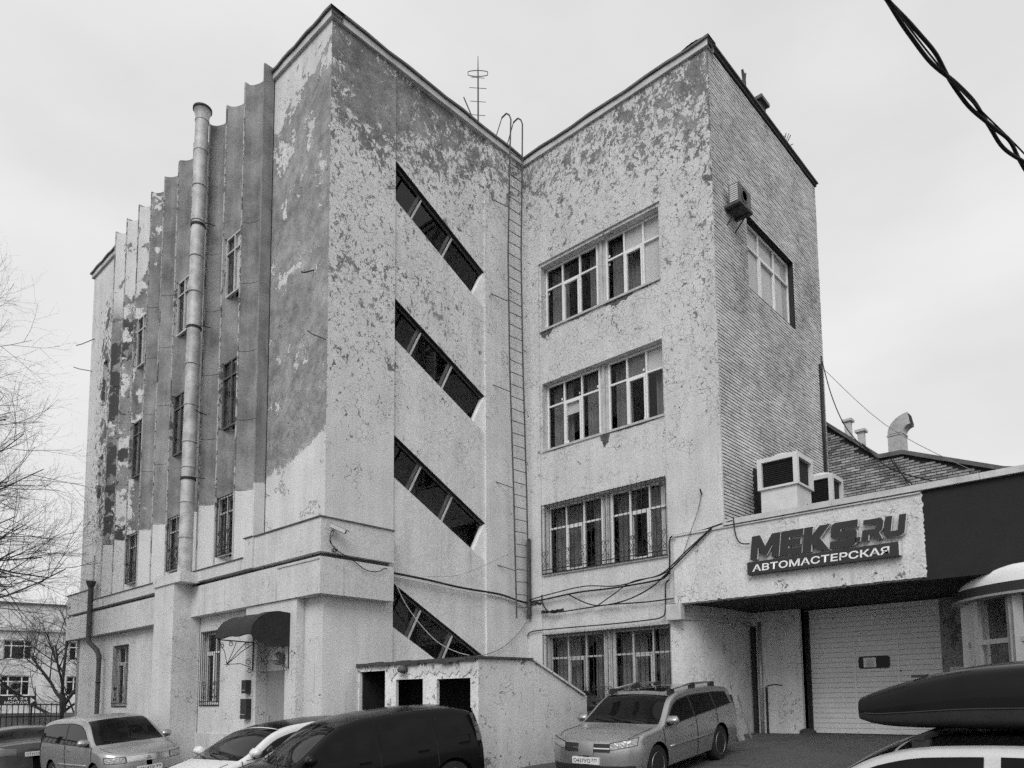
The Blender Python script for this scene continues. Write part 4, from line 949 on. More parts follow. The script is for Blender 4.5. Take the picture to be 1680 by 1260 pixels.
def awning():
    A = empty('door_awning', (-.2, 1.65, 3.2), 'dark arched awning on scrolled iron brackets over the entrance door', 'awning')
    y0, y1 = .92, 2.46; prof = [(-.205, 3.60), (-.45, 3.62), (-.72, 3.57), (-.93, 3.45), (-1.06, 3.28), (-1.10, 3.10)]
    mb = MB(); mb.grid(lambda i, j: (prof[round(j*5)][0], y0+(y1-y0)*i, prof[round(j*5)][1]+.015*math.sin(i*14)), 10, 5)
    mb.grid(lambda i, j: (prof[round(j*5)][0]+.012, y0+(y1-y0)*i, prof[round(j*5)][1]-.015+.015*math.sin(i*14)), 10, 5); mb.build('canopy', 'awning_dark', A, smooth=True)
    mb = MB(); k = 16; pts = [(x, y0+.003, z) for x, z in prof]+[(-1.05, y0+.003, 3.05)]
    for i in range(k+1): pts.append((-1.05+.84*i/k, y0+.003, 3.02-.16*math.sin(i/k*2.2)+random.uniform(-.03, .03)))
    mb.prism(pts, (0, .012, 0)); mb.build('end_valance', 'awning_dark', A)
    for y in (y0+.02, y1-.02):
        b = MB(); b.tube([(-.22, y, 3.55), (-.22, y, 2.42)], .014, 5); b.tube([(-.22, y, 3.06), (-1.05, y, 3.08)], .014, 5); br = b.build('bracket', 'dark_iron', A)
        s = MB(); c = Vector((-.82, y, 2.55))
        for e in ((-.24, 3.02), (-.40, 3.05), (-.62, 3.05), (-1.0, 3.0), (-.26, 2.50)):
            s.tube([c, c.lerp(Vector((e[0], y, e[1])), .5)+Vector((.03, 0, .05)), (e[0], y, e[1])], .008, 4)
        F = fr((0, y, 0), (1, 0, 0), (0, -1, 0))
        for (u, v, r, sg) in ((-.32, 2.62, .075, 1), (-.3, 2.42, .06, -1), (-.95, 2.95, .07, 1), (-.75, 3.0, .06, -1), (-.36, 2.98, .07, 1)):
            q = MB(F); q.tube(spiral((u, v, 0), r, 1.3, sg, 1), .008, 4); q.build('scroll', 'dark_iron', br)
        for t in range(5): s.tube([c, c+Vector((.06*math.cos(t*1.3+2), 0, .06*math.sin(t*1.3+2)))], .007, 4)
        s.build('scroll_rods', 'dark_iron', br)
    mb = MB(); mb.lathe([(.02, .30), (.11, .24), (.13, .12), (.11, .03), (.03, 0)], (-.06, 1.62, 2.52), 'z', 14)
    L_ = empty('door_lantern', (-.02, 1.62, 2.5), 'oval wall lantern above the grey entrance door', 'lamp'); mb.build('globe', 'galv', L_, smooth=True)
    mb = MB(); mb.box(-.04, .06, 1.55, 1.69, 2.58, 2.74); mb.build('back_plate', 'dark_iron', L_)
worn('awning_dark', .02, .6, .3, 5)
awning()
for nm, y, z0, z1, w, lb in (('letter_box', 2.62, 1.92, 2.22, .20, 'upper small dark box on the door jamb'), ('letter_box', 2.62, 1.35, 1.80, .26, 'lower taller dark box on the door jamb')):
    E_ = empty(nm, (-.2, y, z0), lb, 'box', 'dark boxes beside the door'); mb = MB(); mb.box(-.33, -.202, y-w/2, y+w/2, z0, z1); mb.build('body', 'plastic_dark', E_)
    mb = MB(); mb.box(-.345, -.331, y-w*.35, y+w*.4, z0+(z1-z0)*.2, z0+(z1-z0)*.2+.02); mb.build('slot', 'alu', E_)

# ------------------------------------------------------------------ cables
def sm(pts, k=5):
    P = [Vector(q) for q in pts]; P = [P[0]]+P+[P[-1]]; out = []
    for i in range(1, len(P)-2):
        for j in range(k):
            t = j/k; a, b, c, d = P[i-1:i+3]
            out.append(.5*((2*b)+(c-a)*t+(2*a-5*b+4*c-d)*t*t+(3*b-a-3*c+d)*t**3))
    return out+[P[-2]]
CB = [
 ('black cable bundle sagging below the barred windows', .022, 'cable_black', [(6.29, -0.01, 4.35), (6.29, -0.61, 4.36), (6.29, -1.78, 4.43), (6.29, -2.72, 4.42), (6.29, -3.59, 4.44), (6.29, -4.19, 4.48), (6.29, -4.39, 4.60)]),
 ('thin cable climbing from the inner corner to the fascia top', .015, 'cable_black', [(6.27, -0.14, 4.39), (6.27, -0.78, 4.47), (6.27, -1.98, 4.56), (6.27, -2.90, 4.46), (6.27, -3.76, 4.53), (6.27, -4.26, 4.62), (6.20, -4.90, 5.02), (6.20, -5.51, 5.43)]),
 ('drooping loop of cable between the two barred window rows', .017, 'cable_black', [(6.25, -1.49, 4.40), (6.25, -2.06, 4.12), (6.25, -2.53, 4.02), (6.25, -3.24, 4.08), (6.25, -3.92, 4.30), (6.2, -4.42, 4.60), (6.18, -5.21, 5.18), (6.2, -5.54, 5.44)]),
 ('straight black conduit run above the lowest barred window', .017, 'cable_black', [(6.31, -0.57, 4.07), (6.31, -1.08, 3.99), (6.31, -1.97, 4.01), (6.31, -2.71, 4.03), (6.31, -3.75, 3.99), (6.31, -4.48, 4.00)]),
 ('dark pipe tracing the head of the lowest barred window', .016, 'cable_black', [(6.31, -0.04, 3.43), (6.31, -0.22, 3.55), (6.31, -1.37, 3.56), (6.31, -2.70, 3.55), (6.31, -3.74, 3.56), (6.31, -4.16, 3.60), (6.31, -4.26, 3.77), (6.31, -4.28, 4.33), (6.31, -4.38, 4.43)]),
 ('square bent conduit rising beside the barred window to the fascia', .02, 'cable_black', [(6.31, -4.39, 4.57), (6.31, -4.41, 5.0), (6.31, -4.42, 5.36), (6.31, -4.56, 5.44), (6.29, -5.2, 5.44), (6.22, -5.73, 5.49), (6.2, -6.03, 5.52)]),
 ('short cable crossing the sagging bundle', .013, 'cable_black', [(6.24, -2.43, 4.04), (6.24, -2.89, 4.26), (6.24, -3.42, 4.50), (6.22, -4.18, 4.55), (6.2, -4.58, 4.72)]),
 ('knotted cable loop at the inner corner', .02, 'cable_black', [(6.29, -0.57, 4.49), (6.27, -0.61, 4.26), (6.27, -0.77, 4.05), (6.25, -1.02, 3.97), (6.27, -1.28, 4.04)]),
 ('power cable looping down to the sign letters', .014, 'cable_black', [(6.18, -6.06, 5.56), (6.17, -6.10, 5.2), (6.17, -6.20, 5.00), (6.17, -6.40, 4.95)]),
 ('thin stay wire hanging from the hook on the bay wall', .007, 'cable_black', [(6.33, -5.25, 6.31), (6.3, -5.18, 5.95), (6.2, -4.99, 5.36), (6.2, -4.82, 4.96)]),
 ('thick dark pipe strapped along the stair wall above the lowest slot', .026, 'cable_black', [(1.64, -0.07, 4.58), (2.71, -0.07, 4.54), (3.88, -0.07, 4.47), (5.17, -0.07, 4.45), (5.82, -0.07, 4.36), (6.26, -0.10, 4.31)]),
 ('pale conduit under the dark pipe on the stair wall', .018, 'cable_white', [(1.64, -0.06, 4.51), (2.71, -0.06, 4.46), (3.88, -0.06, 4.40), (5.17, -0.06, 4.39), (5.87, -0.08, 4.30), (6.28, -0.10, 4.12)]),
 ('pale wire drooping across the lowest stair window', .010, 'cable_white', [(1.81, -0.06, 4.38), (2.11, -0.06, 3.92), (2.56, -0.06, 3.47), (3.12, -0.06, 3.08), (3.71, -0.06, 2.89), (4.12, -0.06, 2.83)]),
 ('dark wire curving up from the porch roof to the ladder foot', .010, 'cable_grey', [(4.4, -0.06, 2.83), (4.76, -0.06, 2.89), (5.32, -0.06, 3.09), (5.90, -0.06, 3.47), (6.25, -0.06, 3.82)]),
 ('hair thin wire from the stair wall to the ladder', .005, 'cable_grey', [(2.74, -0.06, 4.61), (3.71, -0.06, 4.76), (4.55, -0.06, 5.08), (5.69, -0.16, 5.64)]),
 ('camera wires hanging along the ledge joint', .010, 'cable_black', [(0.05, -0.29, 4.85), (0.16, -0.30, 4.79), (0.52, -0.30, 4.65), (0.83, -0.30, 4.50), (1.15, -0.30, 4.50), (1.35, -0.30, 4.60), (1.62, -.1, 4.6)]),
 ('thin wire sloping from the brick flank down to the annex roof', .008, 'cable_grey', [(12.66, -5.8, 11.2), (11.9, -7.6, 8.8), (11.0, -9.6, 6.95), (10.4, -10.6, 6.2)]),
 ('dark cable from the flank conduit to the vent stacks', .014, 'cable_black', [(12.72, -5.8, 11.4), (12.9, -5.95, 10.4), (13.1, -6.2, 9.5), (13.2, -6.6, 8.8)]),
 ('long black cable sagging across the rear brick wall', .018, 'cable_black', [(13.3, -6.6, 8.9), (13.3, -7.2, 8.1), (13.3, -8.0, 7.6), (13.3, -8.8, 7.3), (13.3, -9.8, 7.25)]),
 ('second sagging cable on the rear brick wall', .018, 'cable_black', [(13.3, -7.3, 8.3), (13.3, -7.7, 7.6), (13.3, -8.3, 7.0), (13.3, -8.9, 6.7), (13.3, -9.4, 6.75)]),
 ('slack wire hanging down the rear brick wall', .012, 'cable_black', [(13.3, -7.4, 8.2), (13.3, -7.8, 7.3), (13.3, -8.2, 6.6), (13.3, -8.4, 6.2)]),
]
for lb, r, m, pts in CB:
    mb = MB(); mb.tube(sm(pts), r, 6); tag(mb.build('cable', m, smooth=True), lb, 'cable')
mb = MB()
for k in range(3):
    mb2 = [(6.16+random.uniform(-.05, .05), -.3-.35*i/8+random.uniform(-.03, .03), 4.28-.06*i/8+random.uniform(-.05, .05)) for i in range(9)]; mb.tube(sm(mb2, 3), .014, 5)
    mb2 = [(6.27+random.uniform(-.02, .02), -.55-.75*i/8, 4.02+random.uniform(-.035, .035)) for i in range(9)]; mb.tube(sm(mb2, 3), .016, 5)
tag(mb.build('cable_tangle', 'cable_black', smooth=True), 'tangle of spliced cables beside the ladder foot', 'cable')
# twisted overhead service cable close to the camera
def twisted():
    a, b = Vector((-4.35, -11.70, 6.62)), Vector((-1.05, -12.66, 5.66)); d = (b-a).normalized(); u = d.cross(Vector((0, 0, 1))).normalized(); v = u.cross(d); n = 90
    T = empty('overhead_cable', a, 'thick twisted black overhead cable crossing the sky at upper right', 'cable')
    for ph in (0, math.pi):
        mb = MB(); mb.tube([a.lerp(b, i/n)+(u*math.cos(ph+i/n*19+.5*math.sin(i*.11))+v*math.sin(ph+i/n*19+.5*math.sin(i*.11)))*(.022+.007*math.sin(i*.21)+.003*math.sin(i*.53))-Vector((0, 0, .10*math.sin(math.pi*i/n))) for i in range(n+1)], .0135, 7); mb.build('strand', 'cable_black', T, smooth=True)
    mb = MB(); mb.tube([a.lerp(b, i/n)+u*.02+v*(.05*math.cos(i/n*8))-Vector((0, 0, .10*math.sin(math.pi*i/n))) for i in range(n+1)], .006, 5); mb.build('thin_strand', 'cable_black', T, smooth=True)
twisted()
ROD = [((0, .57, 11.20), (-.28, .62, 11.02), 'iron stub poking from the corner wall at upper level', .016), ((0, .05, 9.42), (-.25, .40, 9.62), 'bent iron rod poking from the corner wall at mid height', .012),
       ((.0, 14.5, 14.5), (-.45, 14.9, 14.2), 'slanting iron rod at the far edge of the fluted side', .014), ((0, 14.6, 13.35), (-.5, 14.9, 13.40), 'level iron rod at the far edge of the fluted side', .014),
       ((LB-.02, -5.25, 6.28), (LB-.1, -5.25, 6.36), 'small iron hook on the bay wall above the conduit', .018), ((-.32, 4.9, 9.0), (-.75, 4.6, 8.9), 'iron rod jutting out beside the flue pipe', .012)]
for a, b, lb, r in ROD:
    mb = MB(); a, b = Vector(a), Vector(b); mb.tube([a, a.lerp(b, .7), b+Vector((0, 0, .03))], r, 5); tag(mb.build('iron_rod', 'dark_iron'), lb, 'rod')
# tools leaning by the recess
def tools():
    A = empty('snow_shovel', (7.6, -5.3, .78), 'bent handled shovel leaning on the curved wall', 'shovel')
    mb = MB(); mb.tube(sm([(7.55, -5.3, .95), (7.6, -5.22, 1.5), (7.62, -5.16, 1.9), (7.56, -5.18, 2.02), (7.5, -5.24, 2.02)]), .018, 6); mb.build('handle', 'alu', A)
    mb = MB(); mb.grid(lambda i, j: (7.38+.34*i, -5.42+.1*j+.03*math.sin(math.pi*i), .74+.32*j), 6, 3); mb.build('blade', 'galv', A)
    m = MB(); m.tube([(7.85, -5.5, .8), (7.95, -5.15, 1.8)], .02, 6); tag(m.build('pole', 'wood_old'), 'dark stick leaning beside the shovel', 'pole')
tools()

# ------------------------------------------------------------------ vehicles
def hermite(P):
    n = len(P); m = []
    for i in range(n):
        if i == 0 or i == n-1: a, b = (P[0], P[1]) if i == 0 else (P[-2], P[-1]); m.append((b[1]-a[1])/(b[0]-a[0]))
        else:
            d0 = (P[i][1]-P[i-1][1])/(P[i][0]-P[i-1][0]); d1 = (P[i+1][1]-P[i][1])/(P[i+1][0]-P[i][0])
            m.append(0 if d0*d1 <= 0 else 2*d0*d1/(d0+d1))
    def f(x):
        x = min(max(x, P[0][0]), P[-1][0])
        for i in range(n-1):
            if x <= P[i+1][0]:
                h = P[i+1][0]-P[i][0]; t = (x-P[i][0])/h
                return (2*t**3-3*t*t+1)*P[i][1]+(t**3-2*t*t+t)*h*m[i]+(-2*t**3+3*t*t)*P[i+1][1]+(t**3-t*t)*h*m[i+1]
        return P[-1][1]
    return f
def car(name, label, pos, heading, prof, W=.85, belt=.98, beltr=.06, troof=.74, wr=.33, wx=(1.32, -1.3), paintm='paint_silver', screen=(1.2, .5), rear=None, rearpatch=None,
        side=((-.1, 1.1), (-1.0, -.16)), head=None, tail=None, grille=None, plate=None, plate_r=None, rails=False, handles=True, bumper=None, fr_r=.5, rr_r=.3, kf=.35, kr=.2, drop=.055, sidez=None, lift=0, trim=True):
    xr, xf = prof[0][0], prof[-1][0]; zt = hermite(prof); sill = .27; zroof = max(p[1] for p in prof)
    E = bpy.data.objects.new(name, None); COL.objects.link(E); tag(E, label, 'car', 'cars parked around the building')
    hx, hy = math.cos(heading), math.sin(heading)
    def gz(a, b): return ground_z(pos[0]+hx*a-hy*b, pos[1]+hy*a+hx*b)
    f_, b_, l_, r_ = gz(wx[0], 0), gz(wx[1], 0), gz(0, W), gz(0, -W)
    ex = Vector((hx, hy, (f_-b_)/(wx[0]-wx[1]))).normalized(); ey = Vector((-hy, hx, (l_-r_)/(2*W))).normalized(); ez = ex.cross(ey).normalized(); ey = ez.cross(ex)
    E.matrix_basis = Matrix(((ex.x, ey.x, ez.x, pos[0]), (ex.y, ey.y, ez.y, pos[1]), (ex.z, ey.z, ez.z, (f_+b_)/2+lift), (0, 0, 0, 1)))
    def bl(x): return belt+beltr*(.3-x)/2
    def plan(x):
        if x > xf-fr_r: t = (x-(xf-fr_r))/fr_r; return max(1e-3, (1-t**2.6))**(1/2.6)*1.0
        if x < xr+rr_r: t = ((xr+rr_r)-x)/rr_r; return max(1e-3, (1-t**3))**(1/3)
        return 1.0
    def tum(x, z):
        b = bl(x)
        if z <= b:
            t = (z-.62)/(b-.62) if z > .62 else (z-.62)/.36
            return 1-.035*t*t if z > .62 else 1-.05*t*t
        return .965-(.965-troof)*((z-b)/(zroof-b))
    def Y(x, z): return W*plan(x)*tum(x, z)
    def warp(x, y, z):
        if z > .5: x -= kf*(z-.5)**2*min(1, max(0, (x-(xf-.8))/.8))
        if z > .8: x += kr*(z-.8)*min(1, max(0, ((xr+1.0)-x)/1.0))
        return Vector((x, y, z))
    crown, rz, ry = .045, .085, .11
    def zb(x):
        z = sill
        for w in wx:
            d = abs(x-w); Rr = wr+.055
            if d < Rr: z = max(z, wr+math.sqrt(Rr*Rr-d*d))
        if x > xf-.3: z = sill-.03
        return z
    def edge(x): zc = zt(x)-crown; zs = zc-rz; ys = Y(x, zs); return zc, zs, ys, max(.002, ys-min(ry, ys*.8))
    def topz(x, y):
        zc, zs, ys, ye = edge(x)
        return zc+crown*(1-min(1, abs(y)/ye)**2)
    def section(x):
        zc, zs, ys, ye = edge(x); P = []; z0 = min(zb(x), zs-.05); n = 9
        for i in range(n): z = z0+(zs-z0)*i/(n-1); P.append((Y(x, z), z))
        for i in range(1, 5): a = i/4*math.pi/2; P.append((ye+(ys-ye)*math.cos(a), zs+rz*math.sin(a)))
        for i in range(1, 6): y = ye*(1-i/5); P.append((y, topz(x, y)))
        return P
    xs = []; n = 70
    for i in range(n+1):
        t = i/n; xs.append(xr+(xf-xr)*t)
    xs += [xf-fr_r*(1-q) for q in (.75, .85, .92, .96, .985, .995)]+[xr+rr_r*(1-q) for q in (.6, .8, .9, .96, .99)]
    for w in wx: xs += [w+s*(wr+.054) for s in (-1, 1)]+[w+s*(wr+.058) for s in (-1, 1)]
    xs = sorted(set(round(x, 4) for x in xs)); xs[0] = xr+1e-4; xs[-1] = xf-1e-4
    mb = MB(); rings = []
    for x in xs:
        P = section(x); rings.append([mb.p(warp(x, y, z)) for y, z in P]+[mb.p(warp(x, -y, z)) for y, z in P[-2::-1]])
    for A, B in zip(rings, rings[1:]):
        for k in range(len(A)-1): mb.f.append([A[k], A[k+1], B[k+1], B[k]])
    body = mb.build('body', paintm, E, smooth=True, local=True, sharp=38)
    u = MB(); u.box(xr+.22, xf-.45, -W+.20, W-.20, .2, .62); u.build('underbody', 'rubber', E, local=True)
    def patch(name, fn, nu, nv, mat, parent=None, smooth=True):
        m = MB(); m.grid(fn, nu, nv); return m.build(name, mat, parent or E, smooth=smooth, local=True, fix=True)
    def screenpatch(nm, xb, xt, bow, ins=.025):
        def f(i, j):
            x = xb+(xt-xb)*j; ye = edge(x)[3]; y = (2*i-1)*(ye+.03-ins); x2 = x+bow*(1-(2*i-1)**2)*(1-.55*j); z = topz(x2, min(abs(y), edge(x2)[3]))+.006
            return warp(x2, y, z)
        return patch(nm, f, 14, 10, 'car_glass')
    ws = screenpatch('windscreen', screen[0], screen[1], .10)
    if rear: screenpatch('rear_window', rear[0], rear[1], -.06)
    def frontx(y, z):
        w = W*tum(xf-.4, z); q = min(.999, abs(y)/w); return xf-fr_r+fr_r*(1-q**2.6)**(1/2.6)
    def rearx(y, z):
        w = W*tum(xr+.2, z); q = min(.999, abs(y)/w); return xr+rr_r-rr_r*(1-q**3)**(1/3)
    def fpatch(nm, y0, y1, zf0, zf1, mat, off=.006, parent=None, n=8):
        return patch(nm, lambda i, j: (lambda y: (lambda z: warp(frontx(y, z)+off, y, z))(zf0(i)+(zf1(i)-zf0(i))*j))(y0+(y1-y0)*i), n, 5, mat, parent)
    def rpatch(nm, y0, y1, zf0, zf1, mat, off=.006):
        return patch(nm, lambda i, j: (lambda y: (lambda z: warp(rearx(y, z)-off, y, z))(zf0(i)+(zf1(i)-zf0(i))*j))(y0+(y1-y0)*i), 10, 5, mat)
    if rearpatch: rpatch('rear_window', -W*.78, W*.78, lambda i: rearpatch[0], lambda i: rearpatch[1], 'car_glass')
    for s in (-1, 1):
        if trim:
            ta, tb = min(a for a, b in side)-.03, max(b for a, b in side)+.02
            def tz(x): return max(min(zt(x)-crown-rz-drop+.04, (sidez or 9)), bl(x)+.012)
            patch('window_trim', lambda i, j: (lambda x: (lambda z: warp(x, s*(Y(x, z)+.0025), z))(bl(x)+.004+(tz(x)-bl(x)-.004)*j))(ta+(tb-ta)*i), 40, 6, 'plastic_dark')
        for (a, b) in side:
            def zlo(x): return bl(x)+.02
            def zhi(x): return min(zt(x)-crown-rz-drop+.02, (sidez or 9))
            xa, xb = a, b
            while zhi(xb)-zlo(xb) < .03 and xb > xa: xb -= .02
            while zhi(xa)-zlo(xa) < .03 and xa < xb: xa += .02
            patch('side_window', lambda i, j: (lambda x: (lambda z: warp(x, s*(Y(x, z)+.005), z))(zlo(x)+(max(zhi(x), zlo(x)+.01)-zlo(x))*j))(xa+(xb-xa)*i), 16, 6, 'car_glass')
            if handles:
                hxp = a+.12; m = MB(); z = bl(hxp)-.10; m.box(hxp, hxp+.17, s*(Y(hxp, z)-.01), s*(Y(hxp, z)+.028), z-.015, z+.015); m.build('door_handle', paintm, E, local=True)
        seams = sorted({b+.10 for a, b in side[:1]} | {a-.045 for a, b in side[:2]})
        for x in seams:
            zt_ = bl(x)+.01; pts = [warp(x, s*(Y(x, z)+.002), z) for z in [max(zb(x)+.02, .3)+(zt_-max(zb(x)+.02, .3))*i/10 for i in range(11)]]
            m = MB(); m.tube(pts, .008, 4); m.build('door_gap', 'rubber', E, local=True)
        pts = [warp(x, s*(Y(x, .60)+.004), .60) for x in [wx[1]+wr+.1+(wx[0]-wx[1]-2*wr-.2)*i/10 for i in range(11)]]
        m = MB(); m.tube(pts, .02, 6); m.build('side_moulding', paintm, E, local=True, smooth=True)
        # mirror
        xm = screen[0]-.28; zm = bl(xm)+.10; ym = s*(Y(xm, zm)+.11); m = MB()
        m.grid(lambda i, j: (xm+.05+.085*math.sin(math.pi*j)*math.cos(2*math.pi*i)*1.0, ym+.115*s*(math.copysign(abs(math.sin(2*math.pi*i))**.6, math.sin(2*math.pi*i)))*math.sin(math.pi*(.12+.76*j))**.5, zm-.075+.16*j), 14, 8)
        mi = m.build('mirror', paintm, E, smooth=True, local=True)
        m = MB(); m.tube([(xm+.03, s*(Y(xm, zm-.08)-.02), zm-.09), (xm+.04, ym, zm-.06)], .022, 6); m.build('mirror_arm', 'plastic_dark', mi, local=True)
        if head:
            y0, y1, z0, z1, sl = head; o = fpatch('headlight', s*y0*W, s*y1*W, lambda i: z0+sl*i, lambda i: z1+sl*1.15*i, 'lamp_glass', .010, n=12)
            fpatch('lamp_rim', s*(y0*W-.012), s*(y1*W+.006), lambda i: z0-.012+sl*i, lambda i: z1+.012+sl*1.15*i, 'rubber', .004, o, 12)
        if tail:
            y0, y1, z0, z1 = tail; rpatch('tail_light', s*y0*W, s*y1*W, lambda i: z0, lambda i: z1+.02*i, 'lamp_red', .010)
        for w in wx:
            wh = bpy.data.objects.new('wheel', None); COL.objects.link(wh); wh.parent = E; wh.location = (w, s*(W-.125), wr)
            m = MB(); m.lathe([(wr*.62, -.10), (wr*.93, -.105), (wr, -.07), (wr, .07), (wr*.93, .105), (wr*.62, .10)], (0, 0, 0), 'y', 28); m.build('tyre', 'tyre', wh, local=True, smooth=True, sharp=40)
            m = MB(); m.lathe([(wr*.60, s*.085), (wr*.64, s*.105), (wr*.66, s*.095), (wr*.60, s*.03), (.03, s*.03)], (0, 0, 0), 'y', 28); m.build('rim', 'rim', wh, local=True, smooth=True, sharp=40)
            for k in range(5):
                a = 2*math.pi*k/5+.3; m = MB(Matrix.Rotation(a, 4, 'Y')); m.prism([(.04, s*.098, -.035), (wr*.60, s*.085, -.02), (wr*.60, s*.085, .02), (.04, s*.098, .035)], (0, -s*.03, 0)); m.build('spoke', 'rim', wh, local=True)
    if grille:
        y0, z0, z1, bars, gm = grille; g = fpatch('radiator_grille', -y0*W, y0*W, lambda i: z0, lambda i: z1, 'plastic_dark', .007, n=16)
        for k in range(bars):
            z = z0+(z1-z0)*(k+.5)/bars; fpatch('grille_bar', -y0*W*.98, y0*W*.98, lambda i: z-.011, lambda i: z+.011, gm, .017, g, 16)
    if bumper: fpatch('lower_intake', -.6*W, .6*W, lambda i: bumper[0], lambda i: bumper[1], 'rubber', .006, n=14)
    FP = fr((xf+.012-kf*.0, 0, 0), (0, 1, 0), (1, 0, 0)); FR = fr((xr-.012, 0, 0), (0, -1, 0), (-1, 0, 0))
    for spec, F in ((plate, FP), (plate_r, FR)):
        if spec:
            txt, z, uoff = spec; m = MB(F); m.box(uoff-.26, uoff+.26, z, z+.112, -.03, .012); pl = m.build('number_plate', 'plate_white', E, local=True)
            t1 = text(txt[0], F, uoff-.235, z+.022, .068, .0135, pl, 'sign_dark', width=.33, bold=.012, name='plate_number')
            t2 = text(txt[1], F, uoff+.12, z+.045, .05, .0135, pl, 'sign_dark', width=.11, bold=.01, name='plate_region')
            for t in (t1, t2): t.matrix_parent_inverse = Matrix()
    # bonnet shut line and wipers
    xbm = screen[0]+.16
    for s in (-1, 1):
        pts = [warp(x, s*(edge(x)[3]-.015), topz(x, edge(x)[3]-.015)+.003) for x in [xbm+(xf-.22-xbm)*i/10 for i in range(11)]]
        m = MB(); m.tube(pts, .005, 4); m.build('bonnet_gap', 'rubber', E, local=True)
        pts = []
        for i in range(9):
            t = i/8; x = screen[0]+.10-.30*t*.55; y = (s*.05+.35)-.62*t if s > 0 else -.05-.5*t
            pts.append(warp(x, y, topz(x, min(abs(y), edge(x)[3]))+.022))
        m = MB(); m.tube(pts, .008, 4); m.build('wiper', 'rubber', E, local=True)
    def P(x, y, dz=0): return warp(x, y, topz(x, min(abs(y), edge(x)[3]*.999))+dz)
    E['label'] = label
    return E, dict(P=P, topz=topz, edge=edge, warp=warp, Y=Y, bl=bl, fpatch=fpatch, body=body, W=W, zt=zt)

def three_diamonds(F, c, r, parent):
    for k in range(3):
        a = math.pi/2+k*2*math.pi/3; d = Vector((math.cos(a), math.sin(a), 0)); n = Vector((-d.y, d.x, 0)); m = MB(F); c_ = Vector((c[0], c[1], c[2]))
        m.prism([c_, c_+d*r*.5+n*r*.29, c_+d*r, c_+d*r*.5-n*r*.29], (0, 0, .008)); o = m.build('badge', 'chrome', parent, local=True)

# silver SUV by the curved wall
suvE, q = car('parked_car', 'silver SUV with roof rails parked nose out beside the basement porch', (3.80, -5.38), R(184), [(-2.27, 1.28), (-2.16, 1.41), (-1.3, 1.495), (-.3, 1.525), (.2, 1.50), (.46, 1.44), (1.16, 1.025), (1.32, .995), (1.85, .955), (2.12, .885), (2.27, .80)],
    W=.885, belt=.965, beltr=.09, troof=.74, wr=.345, wx=(1.38, -1.24), paintm='paint_silver', screen=(1.12, .40), rearpatch=(1.04, 1.34), side=((-.14, 1.02), (-1.08, -.20), (-1.85, -1.15)),
    head=(.50, .93, .70, .80, .07), tail=(.72, .97, .85, 1.2), plate=(('О437УО', '777'), .46, .0), bumper=(.30, .42), kf=.45)
q['fpatch']('bumper_skirt', -.97*.885, .97*.885, lambda i: .25, lambda i: .44, 'plastic_dark', .006, n=24); q['fpatch']('radiator_grille', -.50*.885, -.17*.885, lambda i: .66, lambda i: .80, 'plastic_dark', .008); q['fpatch']('radiator_grille', .17*.885, .50*.885, lambda i: .66, lambda i: .80, 'plastic_dark', .008)
for s in (-1, 1): q['fpatch']('grille_bar', s*.17*.885, s*.50*.885, lambda i: .715, lambda i: .735, 'chrome', .02)
q['fpatch']('grille_centre', -.165*.885, .165*.885, lambda i: .60, lambda i: .83, 'paint_silver', .014)
for s in (-1, 1):
    y = s*.60; m = MB(); m.tube([q['P'](.30, y, .01), q['P'](.22, y, .075), q['P'](-.6, y, .085), q['P'](-1.45, y, .075), q['P'](-1.62, y, .01)], .022, 8); r_ = m.build('roof_rail', 'chrome', suvE, local=True, smooth=True)
    for x in (.27, -.62, -1.55):
        m = MB(); p_ = q['P'](x, y, .04); m.box(p_.x-.10, p_.x+.10, p_.y-.028, p_.y+.028, p_.z-.05, p_.z+.05); m.build('rail_foot', 'plastic_dark', r_, local=True)
m = MB(); m.grid(lambda i, j: q['P'](.22-.72*j, -.42+.84*i, .006), 8, 8); m.build('sunroof', 'car_glass', suvE, local=True, smooth=True)
a_ = q['P'](-1.0, -.15, 0); m = MB(); m.tube([a_, a_+Vector((-.28, 0, .34))], .008, 5); m.build('aerial', 'rubber', suvE, local=True)

# silver minivan
vE, q = car('parked_car', 'silver minivan facing out with slatted grille near the pier of the fluted side', (-1.86, 5.95), R(272), [(-2.15, 1.42), (-2.02, 1.56), (-1.2, 1.655), (-.2, 1.67), (.35, 1.63), (.62, 1.555), (1.28, 1.07), (1.45, 1.02), (1.9, .93), (2.08, .86), (2.15, .79)],
    W=.86, belt=1.02, troof=.76, wr=.32, wx=(1.36, -1.2), paintm='paint_silver_van', screen=(1.26, .55), rearpatch=(1.1, 1.5), side=((-.25, 1.16), (-1.85, -.33)),
    head=(.56, .95, .645, .765, .015), tail=(.8, .97, .8, 1.3), grille=(.54, .645, .775, 5, 'chrome'), plate=(('Х318ТР', '99'), .42, 0), bumper=(.30, .41), kf=.4)
FPm = fr((2.15+.03, 0, 0), (0, 1, 0), (1, 0, 0)); three_diamonds(FPm, (0, .71, 0), .06, vE)
# dark saloon, rear to us
car('parked_car', 'dark saloon seen from behind by the fence at lower left', (-2.45, 11.2), R(87), [(-2.25, .84), (-2.2, .98), (-2.05, 1.03), (-1.6, 1.05), (-1.45, 1.07), (-.78, 1.38), (-.3, 1.43), (.2, 1.42), (.55, 1.35), (1.2, .99), (1.4, .95), (2.05, .82), (2.25, .70)],
    W=.85, belt=.95, troof=.72, wr=.31, wx=(1.35, -1.25), paintm='paint_dark', screen=(1.16, .5), rear=(-1.42, -.82), side=((-.1, 1.0), (-1.0, -.17)), tail=(.52, .96, .74, .90), plate_r=(('С731СС', '190'), .68, .0), handles=False, kf=.2, kr=.05, rr_r=.22)
